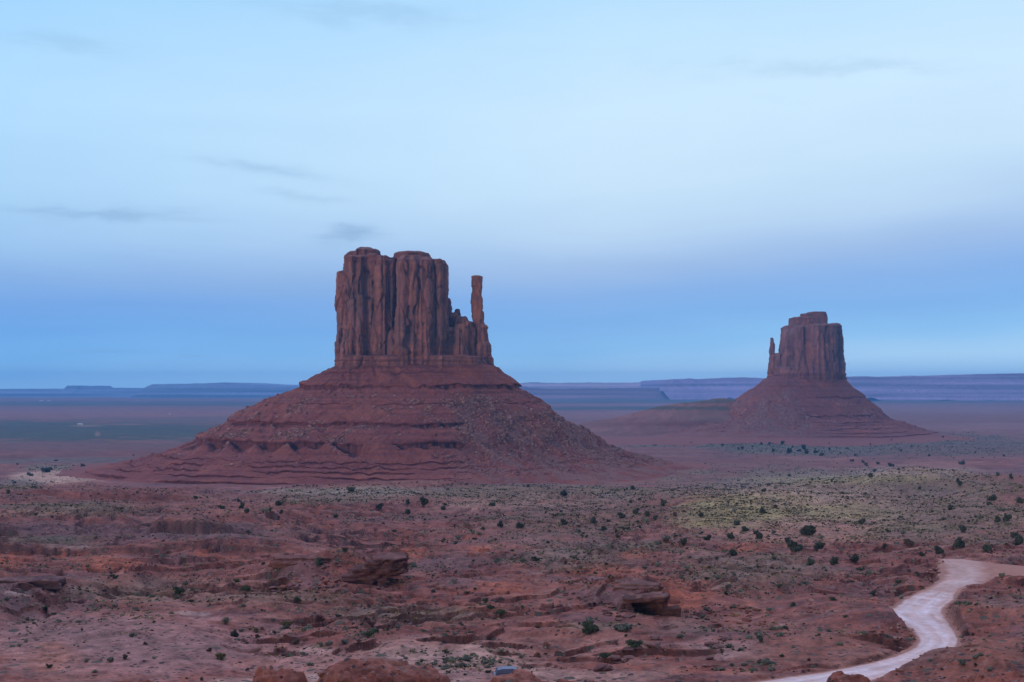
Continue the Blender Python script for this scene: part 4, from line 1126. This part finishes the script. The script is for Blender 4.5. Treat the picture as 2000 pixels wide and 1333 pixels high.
# (px, py, width in px, kind) read off the photograph: j juniper, s green shrub, g grey shrub, y yellow shrub, b dry brown shrub
PL = """1101 1020 16 j;1158 1016 17 j;1179 1016 6 j;1189 1018 9 j;1213 1008 15 j;1243 1001 14 j;1265 1005 15 j;1280 1014 10 j;1317 1006 13 b;1370 1008 12 j;1441 1022 16 j;1456 1033 17 j;
1490 1000 16 j;1515 991 14 b;1428 1050 15 j;1382 1051 16 j;1334 1061 16 j;1481 1049 20 j;1285 1060 18 g;1302 1058 20 g;1430 1080 18 j;1539 1056 15 j;1551 1070 28 j;1178 1033 12 j;1218 1032 9 j;1227 1033 10 j;
1207 1049 9 s;1295 984 16 j;1522 1146 12 s;1342 1112 14 g;1523 1226 16 g;1485 1250 14 j;1151 1232 36 s;1183 1285 24 s;1240 1261 30 s;1223 1241 8 j;1493 1296 20 g;1528 1281 11 s;1212 1223 40 g;1154 1214 28 g;
1581 1037 30 j;1602 1066 22 j;1583 1099 19 j;1627 1098 22 j;1667 1092 20 j;1684 1021 14 j;1734 1036 10 j;1726 1075 12 j;1774 1065 20 b;1802 1083 13 j;1832 1076 21 j;1879 1033 17 j;1875 1062 26 j;1857 992 12 j;
1947 1016 17 j;1966 1012 20 j;1926 1073 18 j;1988 1057 28 j;1884 1178 14 g;1627 1170 16 s;1704 1158 15 s;1664 1136 9 s;1793 1122 13 s;1754 1138 11 s;1548 1181 14 j;1635 1036 9 s;1966 1024 15 g;1681 1112 14 s;
1492 958 10 j;1514 955 10 g;1236 954 10 j;1625 941 9 j;1700 931 13 j;1740 908 12 j;1708 920 8 j;1692 908 8 j;1714 905 8 j;1878 904 12 j;1948 928 11 j;1974 931 11 j;1874 949 11 j;1871 940 8 j;1936 973 18 j;1990 978 16 j;
1954 997 12 g;1797 955 8 j;1930 985 8 j;1541 929 7 j;1450 951 7 j;1586 938 6 j;1502 867 8 j;1528 866 10 j;1510 880 9 j;1450 876 7 j;1442 876 6 j;1540 882 12 j;1570 874 13 j;1594 882 11 j;1488 868 6 j;1576 884 10 j;1604 888 9 j;
1642 885 6 j;1670 889 6 j;1664 900 8 j;1686 902 9 j;1470 872 5 j;1548 873 6 j;1560 880 8 j;1620 878 6 j;1655 876 5 j;1410 870 5 j;1380 862 5 j;1350 866 5 j;1320 860 5 j;1500 858 5 j;1600 862 5 j;1700 868 5 j;1740 862 5 j;1780 872 5 j;1842 854 6 j;
1285 862 5 j;1260 860 4 j;1435 860 4 j;1560 858 4 j;1620 868 5 j;1760 880 6 j;1815 890 6 j;1905 884 5 j;1960 890 6 j;
1102 967 16 j;827 982 18 j;870 986 10 s;962 986 16 s;1250 975 8 j;1232 980 8 j;1032 950 8 j;686 958 18 s;546 982 18 j;382 973 10 j;467 978 10 j;742 987 16 j;796 983 12 j;660 957 8 s;797 1001 14 j;867 994 12 j;
979 1026 14 j;1017 1025 20 j;944 1033 9 j;923 1041 14 g;928 1053 9 s;937 1041 12 g;770 1037 14 s;960 1186 21 s;979 1204 20 s;723 1237 31 s;913 1160 10 s;660 1203 15 s;580 1254 18 b;560 1221 28 y;701 1262 12 b;582 1176 16 s;
847 1319 22 j;875 1313 10 s;954 1312 12 s;1039 1265 8 b;622 1098 22 j;675 1075 12 s;656 1010 10 s;793 1117 8 s;1047 1094 16 s;928 1151 10 s;846 1156 12 s;949 1174 14 s;871 1274 14 s;
483 1001 11 j;473 989 13 j;433 992 16 s;528 1003 10 j;549 1000 11 j;70 1005 10 s;224 1127 16 s;350 1159 24 s;459 1239 19 j;430 1283 28 y;409 1271 12 b;97 1302 13 s;244 1286 15 b;442 1218 18 g;106 1199 11 s;90 1190 16 s;
514 1101 12 s;482 1152 24 s;186 1190 11 g;265 1190 14 g;374 1174 12 s;463 1134 16 s;284 1258 11 b;500 1232 18 y;503 1244 12 b;393 1327 12 b;484 1310 10 b;90 919 20 s;60 928 14 s;162 909 9 j;16 962 12 s;29 943 9 s;34 907 7 s;110 900 7 s;261 889 5 j;
1320 1047 8 s;1400 1092 9 s;1250 1030 8 j;1145 1050 9 s;1070 1060 8 s;1000 1075 10 s;890 1062 10 s;1130 1028 8 s;1760 1010 9 s;1660 985 8 g;1700 985 7 s;1560 965 7 g;1820 1000 8 s;1905 1010 8 s;1780 985 8 g;
1050 1225 10 s;1020 1190 10 s;760 1225 10 g;640 1225 10 g;300 1215 9 y;160 1230 8 b;1600 1240 10 s;1650 1205 9 s;1580 1290 10 b;1420 1160 10 s;1380 1130 11 s;1460 1190 10 g;1260 1110 9 s;1190 1135 9 s;1900 1240 10 b;1950 1160 8 b;1905 1300 9 b"""
pts = []
for ln in PL.replace("\n", "").split(";"):
    a = ln.split()
    pts.append((float(a[0]), float(a[1]), float(a[2]), a[3]))
ZONES = [("in the sandy wash below the smaller butte", lambda x, y: y < 896 and x > 1200), ("around the pale dune left of the large butte", lambda x, y: x < 262 and y < 1000),
         ("at the left foot of the large butte", lambda x, y: x < 720 and y < 1012), ("on the grassy rise before the large butte", lambda x, y: x < 1110 and y < 1004),
         ("on the rise between the two buttes", lambda x, y: x < 1400 and y < 1012), ("along the far dune crest at the right", lambda x, y: y < 960),
         ("on top of the big grassy dune", lambda x, y: x < 1720 and x > 1400 and y < 1042), ("on the flats right of the grassy dune", lambda x, y: x >= 1720 and y < 1042),
         ("in the shallow wash before the large butte", lambda x, y: x < 1110 and x > 560 and y < 1112), ("on the red slope left of the grassy dune", lambda x, y: 1110 <= x < 1362 and y < 1072),
         ("on the bare flank below the grassy dune", lambda x, y: 1340 < x < 1705 and y < 1125), ("beside the upper bend of the dirt road", lambda x, y: x >= 1700 and y < 1130),
         ("near the lower bends of the dirt road", lambda x, y: x > 1505), ("around the dark rock hollow", lambda x, y: x >= 1100),
         ("on the flat below the overhanging outcrop", lambda x, y: x > 600), ("by the broken ledges at the left", lambda x, y: y < 1180), ("on the bare pink flat at the bottom left", lambda x, y: True)]
ORD = "first second third fourth fifth sixth seventh eighth ninth tenth eleventh twelfth thirteenth fourteenth fifteenth sixteenth seventeenth eighteenth nineteenth twentieth".split()
ORD += ["twenty-" + w for w in ORD[:9]] + ["thirtieth"] + ["thirty-" + w for w in ORD[:9]] + ["fortieth"] + ["forty-" + w for w in ORD[:9]]
KIND = {'j': ("juniper", "dark junipers", "juniper", JUN, .0), 's': ("desert_shrub", "low green shrubs", "shrub", SHR, 0), 'g': ("desert_shrub", "grey green shrubs", "shrub", SAG, 0),
        'y': ("desert_shrub", "yellowish shrubs", "shrub", YEL, 0), 'b': ("desert_shrub", "dry brown shrubs", "shrub", BRN, 0)}


def plant(p, w, kind, label, group, i):
    nm, _, cat, ms, _ = KIND[kind]
    if kind == 'j' and w / p.y * F >= 9.5:
        r = bpy.data.objects.new(nm, None); COL.objects.link(r); r.location = p
        c = obj("crown", ms[i % len(ms)], r); c.location = (0, 0, 0)
        s = obj("trunk", STEM[i % 2], r)
    else:
        r = obj(nm, ms[i % len(ms)], None, p)
    r.scale = (w * rng.uniform(.9, 1.1), w * rng.uniform(.85, 1.15), w * rng.uniform(.85, 1.1)); r.rotation_euler = (0, 0, rng.uniform(0, 6.28))
    tag(r, label, cat, group)


def place_all():
    cells = {}
    for q in pts:
        zi = next(i for i, (_, f) in enumerate(ZONES) if f(q[0], q[1]))
        cells.setdefault((zi, q[3]), []).append(q)
    i = 0
    for (zi, kd), lst in cells.items():
        lst.sort(key=lambda q: q[0]); ph = ZONES[zi][0]; plural = KIND[kd][1]
        for k, (px, py, w, _) in enumerate(lst):
            p = hit(px, py + .38 * w * (.8 if kd == 'j' else .5))
            if len(lst) == 1: lab = f"lone {plural[:-1]} {ph}"
            else: lab = f"{ORD[k]} from left of {plural} {ph}"
            wm = w * .92 * p.y / F / .92
            p.z -= .03 * wm
            plant(p, wm, kd, lab, f"{plural} {ph}", i); i += 1


place_all()


def tufts():
    """sage and grass tufts: the nearest ones are individuals, the rest ground cover"""
    r = np.random.default_rng(12)
    cell = (np.gradient(rowsY)[:, None] * (np.gradient(colsT)[None, :] * rowsY[:, None]))
    inside = (PXG > -80) & (PXG < 2080) & (YG > 146) & (YG < 3300)
    dens = VEG ** 1.4 * inside * np.interp(YG, [146, 260, 400, 700, 1000, 1400, 3300], [2.2, 2.0, 1.5, .6, .16, .05, .035])
    clump = sst(-.25, .35, fb2(XG / 6, YG / 9, 3, 77)) * .9 + .1
    Wt = (dens * clump * cell).ravel(); n = int(min(Wt.sum(), 90000))
    print("tufts", n, float(Wt.sum()), flush=True)
    idx = r.choice(len(Wt), n, False, Wt / Wt.sum())
    X = XG.ravel()[idx]; Y = YG.ravel()[idx]; Z = ZG.ravel()[idx] + HC
    X = X + r.uniform(-.15, .15, n)
    size = r.gamma(5, .085, n) * np.interp(Y, [150, 300, 700, 1000, 3000], [1.0, 1.15, 1.9, 2.6, 5.0])
    size = np.clip(size, .22, 4.0)
    show = size / Y; order = np.argsort(-show)
    ind, rest = order[:240], order[240:]
    for k, i in enumerate(ind):
        px = 1000 + F * X[i] / Y[i]; py = HZ - F * (Z[i] - HC) / Y[i]
        zi = next(j for j, (_, f) in enumerate(ZONES) if f(px, py)); ph = ZONES[zi][0]
        o = obj("sagebrush", SAG[k % 3], None, (X[i], Y[i], Z[i] - .02)); s = size[i] * 1.2
        o.scale = (s, s, s * .9); o.rotation_euler = (0, 0, r.uniform(0, 6.28))
        tag(o, f"small sagebrush tuft {ph}", "sagebrush", f"sagebrush {ph}")
    # ground cover: blades fans, several leaf quads per tuft
    X, Y, Z, size = X[rest], Y[rest], Z[rest], size[rest]; n = len(X); K = 22
    u = r.standard_normal((n, K, 3)); u[..., 2] = np.abs(u[..., 2]) * .9 + .1; u /= np.linalg.norm(u, axis=-1)[..., None]
    c = np.stack([X, Y, Z], -1)[:, None, :] + u * (size[:, None, None] * .36) * r.random((n, K, 1)) ** .4 * np.array([1, 1, .8])
    t1 = r.standard_normal((n, K, 3)); t1 /= np.linalg.norm(t1, axis=-1)[..., None]
    t2 = np.cross(t1, u)
    s = size[:, None, None] * .23
    V = np.stack([c - t1 * s, c + t2 * s, c + t1 * s, c - t2 * s], 2).reshape(-1, 3)
    base = np.where(r.random(n)[:, None] < .3, np.array([[.36, .32, .20]]), np.array([[.29, .29, .22]]))
    base = np.where((r.random(n) < np.interp(Y, [300, 1200], [.3, .8]))[:, None], np.array([[.065, .075, .052]]), base) * r.uniform(.7, 1.25, (n, 1))
    Cc = np.repeat(base[:, None, :], K * 4, 1).reshape(-1, 3)
    o = obj("sagebrush_cover", mesh_np("sagebrush_cover", V, np.arange(n * K * 4).reshape(-1, 4), Cc, False, M_cover))
    tag(o, "low sage and grass cover over the red earth", "ground cover", None, "stuff")


M_cover = soil_mat("sage_cover", fine=((.3, .25),), bump=0, bscale=1)
tufts()


def pebbles():
    r = np.random.default_rng(22)
    inside = (PXG > -60) & (PXG < 2060) & (YG > 108) & (YG < 420)
    cell = (np.gradient(rowsY)[:, None] * (np.gradient(colsT)[None, :] * rowsY[:, None]))
    gx = np.abs(np.gradient(ZG, axis=1)) / np.maximum(np.gradient(XG, axis=1), .05); gy = np.abs(np.gradient(ZG, axis=0)) / np.maximum(np.gradient(YG, axis=0), .05)
    sl = sst(.25, 1.0, np.maximum(gx, gy))
    edge = np.clip(smooth2(RM, 4) * 4 * (1 - smooth2(RM, 4)), 0, 1)
    Wt = (inside * cell * (.012 + .35 * sl + .16 * edge) * (1 - np.clip(RM * 2, 0, 1))).ravel()
    n = 9000
    idx = r.choice(len(Wt), n, False, Wt / Wt.sum())
    Pv = np.stack([XG.ravel()[idx], YG.ravel()[idx], ZG.ravel()[idx] + HC], -1)
    base = [(np.array([v.co[:] for v in m.vertices]), np.array([q.vertices[:] for q in m.polygons])) for m in ROCKW]
    Vs = []; Ts = []; Cs = []; off = 0
    cols = np.array(((.24, .12, .10), (.30, .17, .14), (.17, .09, .085), (.31, .19, .165)))
    for k in range(n):
        bv, bt = base[k % 3]; s = r.gamma(2.4, .11) + .10; a = r.uniform(0, 6.3)
        R = np.array([[math.cos(a), -math.sin(a), 0], [math.sin(a), math.cos(a), 0], [0, 0, .7]])
        Vs.append(bv @ R.T * s + Pv[k]); Ts.append(bt + off); off += len(bv)
        Cs.append(np.repeat(cols[min(3, int(r.exponential(1.1)))][None] * r.uniform(.75, 1.2), len(bv), 0))
    o = obj("rubble", mesh_np("rubble", np.concatenate(Vs), None, np.concatenate(Cs), False, M_rock, np.concatenate(Ts)))
    tag(o, "small stones littering the near ledges and flats", "rubble", None, "stuff")


pebbles()

# ------------------------------------------------------------------ far homesteads
M_wall = plain_mat("white_wall", (.55, .54, .52), .7); M_roof = plain_mat("grey_roof", (.45, .44, .45), .6); M_glass = plain_mat("dark_glass", (.03, .035, .04), .15, 0, 0, .5)


def prism(V, faces, name, mat, parent=None, loc=(0, 0, 0), smooth=False):
    me = bpy.data.meshes.new(name); me.from_pydata([tuple(v) for v in V], [], faces); me.update(); me.materials.append(mat)
    if smooth:
        for p_ in me.polygons: p_.use_smooth = True
    return obj(name, me, parent, loc)


def boxm(x0, x1, y0, y1, z0, z1):
    V = [(x0, y0, z0), (x1, y0, z0), (x1, y1, z0), (x0, y1, z0), (x0, y0, z1), (x1, y0, z1), (x1, y1, z1), (x0, y1, z1)]
    return V, [(3, 2, 1, 0), (4, 5, 6, 7), (0, 1, 5, 4), (1, 2, 6, 5), (2, 3, 7, 6), (3, 0, 4, 7)]


def house(px, py, w, dpt, h, label, ymin=1900):
    p = hit(px, py, ymin)
    r = bpy.data.objects.new("house", None); COL.objects.link(r); r.location = p; tag(r, label, "house")
    V, f = boxm(-w / 2, w / 2, -dpt / 2, dpt / 2, -1, h); prism(V, f, "wall", M_wall, r)
    e = .5; k = h + w * .12
    V = [(-w / 2 - e, -dpt / 2 - e, h), (w / 2 + e, -dpt / 2 - e, h), (w / 2 + e, dpt / 2 + e, h), (-w / 2 - e, dpt / 2 + e, h), (-w / 2 - e, 0, k), (w / 2 + e, 0, k)]
    prism(V, [(0, 1, 5, 4), (2, 3, 4, 5), (0, 4, 3), (1, 2, 5), (3, 2, 1, 0)], "roof", M_roof, r)
    V, f = boxm(-.6, .6, -dpt / 2 - .06, -dpt / 2 + .02, -.5, 2.1); prism(V, f, "door", M_glass, r)
    for s in (-1, 1):
        V, f = boxm(s * w * .3 - .8, s * w * .3 + .8, -dpt / 2 - .06, -dpt / 2 + .02, 1, 2.2); prism(V, f, "window", M_glass, r)


house(157, 831, 14, 9, 3.6, "long white house alone on the dark sage plain at far left")
house(332, 811, 9, 7, 4.0, "small white house on the mauve plain left of the butte slope")
house(81, 784, 26, 14, 6, "left of two tiny white buildings below the far left ridge")
house(95, 784, 22, 14, 6, "right of two tiny white buildings below the far left ridge")


# ------------------------------------------------------------------ car on the road behind the near mound
def car():
    p = hit(1001, 1334, 148); p.z = gz(p.x, p.y) + .06
    r = bpy.data.objects.new("parked_car", None); COL.objects.link(r); r.location = p
    r.rotation_euler = (0, 0, math.radians(3))
    tag(r, "blue grey car on the dirt road behind the near mound at the bottom", "car")
    paint = plain_mat("car_paint", (.10, .12, .18), .45, 0, 0, .35); tyre = plain_mat("tyre_rubber", (.02, .02, .02), .9); rim = plain_mat("wheel_rim", (.4, .4, .42), .35, .9)
    lamp = plain_mat("tail_lamp", (.35, .02, .02), .3); lampw = plain_mat("head_lamp", (.7, .7, .7), .2); M_gl = plain_mat("car_glass", (.045, .055, .07), .08, 0, 0, .6)
    # side outlines (x along the car) swept over width stations
    def sweep(prof, widths, name, mat):
        n = len(prof); V = []; Fc = []
        for k, (yy, sx, sz) in enumerate(widths):
            for (x, z) in prof: V.append((x * sx, yy, .32 + (z - .32) * sz))
        for k in range(len(widths) - 1):
            for j in range(n): Fc.append((k * n + j, k * n + (j + 1) % n, (k + 1) * n + (j + 1) % n, (k + 1) * n + j))
        Fc.append(tuple(range(n))[::-1]); Fc.append(tuple((len(widths) - 1) * n + j for j in range(n)))
        return prism(V, Fc, name, mat, r, smooth=False)
    body = [(-2.3, .42), (-2.32, .75), (-2.22, 1.02), (-1.2, 1.08), (1.0, 1.06), (1.7, .98), (2.2, .86), (2.36, .66), (2.3, .36), (1.85, .32), (-1.9, .32)]
    sweep(body, [(-.92, .97, .92), (-.88, 1, 1), (.88, 1, 1), (.92, .97, .92)], "body", paint)
    cab = [(-2.05, 1.03), (-1.85, 1.52), (-1.3, 1.66), (.0, 1.68), (.45, 1.58), (1.15, 1.03)]
    sweep(cab, [(-.80, 1, 1), (-.66, .93, 1.02), (.66, .93, 1.02), (.80, 1, 1)], "cabin", paint)
    for s in (-1, 1):
        for (a, b_, c, d) in ((-1.75, -1.05, -1.0, -1.55), (-.95, .05, .0, -.92), (.15, .85, .32, .1)):
            y0, y1 = s * .815, s * .72
            V = [(a, y0, 1.12), (b_, y0, 1.12), (c, y1, 1.50), (d, y1, 1.50)]
            V2 = [(x, yy - s * .05, z) for x, yy, z in V]
            prism(V + V2, [(0, 1, 2, 3), (7, 6, 5, 4), (0, 4, 5, 1), (1, 5, 6, 2), (2, 6, 7, 3), (3, 7, 4, 0)], "window", M_gl, r)
    V = [(1.12, -.7, 1.1), (1.12, .7, 1.1), (.52, .6, 1.55), (.52, -.6, 1.55)]
    prism(V + [(x - .06, y_, z - .03) for x, y_, z in V], [(0, 1, 2, 3), (7, 6, 5, 4), (0, 4, 5, 1), (1, 5, 6, 2), (2, 6, 7, 3), (3, 7, 4, 0)], "windscreen", M_gl, r)
    for sx in (-1.42, 1.42):
        for sy in (-.84, .84):
            bm = bmesh.new(); bmesh.ops.create_cone(bm, cap_ends=True, segments=24, radius1=.34, radius2=.34, depth=.22)
            bmesh.ops.bevel(bm, geom=[e for e in bm.edges if abs(e.verts[0].co.z - e.verts[1].co.z) < .01], offset=.04, segments=2, affect='EDGES')
            me = bpy.data.meshes.new("wheel"); bm.to_mesh(me); bm.free(); me.materials.append(tyre)
            w = obj("wheel", me, r, (sx, sy, .34)); w.rotation_euler = (math.pi / 2, 0, 0)
            bm = bmesh.new(); bmesh.ops.create_cone(bm, cap_ends=True, segments=20, radius1=.2, radius2=.2, depth=.24)
            me = bpy.data.meshes.new("rim"); bm.to_mesh(me); bm.free(); me.materials.append(rim); obj("rim", me, w)
    for s in (-1, 1):
        V, f = boxm(-2.35, -2.2, s * .86 - .1, s * .86 + .1, .72, .98); prism(V, f, "tail_light", lamp, r)
        V, f = boxm(2.2, 2.36, s * .72 - .16, s * .72 + .16, .66, .8); prism(V, f, "headlight", lampw, r)


car()


# ------------------------------------------------------------------ the air
def haze():
    V, f = boxm(-16000, 16000, -400, 19600, HC - 135, HC + 215)
    m = bpy.data.materials.new("air"); m.use_nodes = True
    nt = m.node_tree; nt.nodes.clear(); b = NB(nt)
    out = b.n('ShaderNodeOutputMaterial'); pv = b.n('ShaderNodeVolumePrincipled')
    pv.inputs['Color'].default_value = (.15, .52, 1.0, 1)
    pv.inputs['Density'].default_value = 5.4e-5
    pv.inputs['Anisotropy'].default_value = 0.0
    nt.links.new(pv.outputs[0], out.inputs['Volume'])
    o = prism(V, f, "haze", m); tag(o, None, None, None, "stuff"); return o


haze()
print("verts", NR, NC, flush=True)
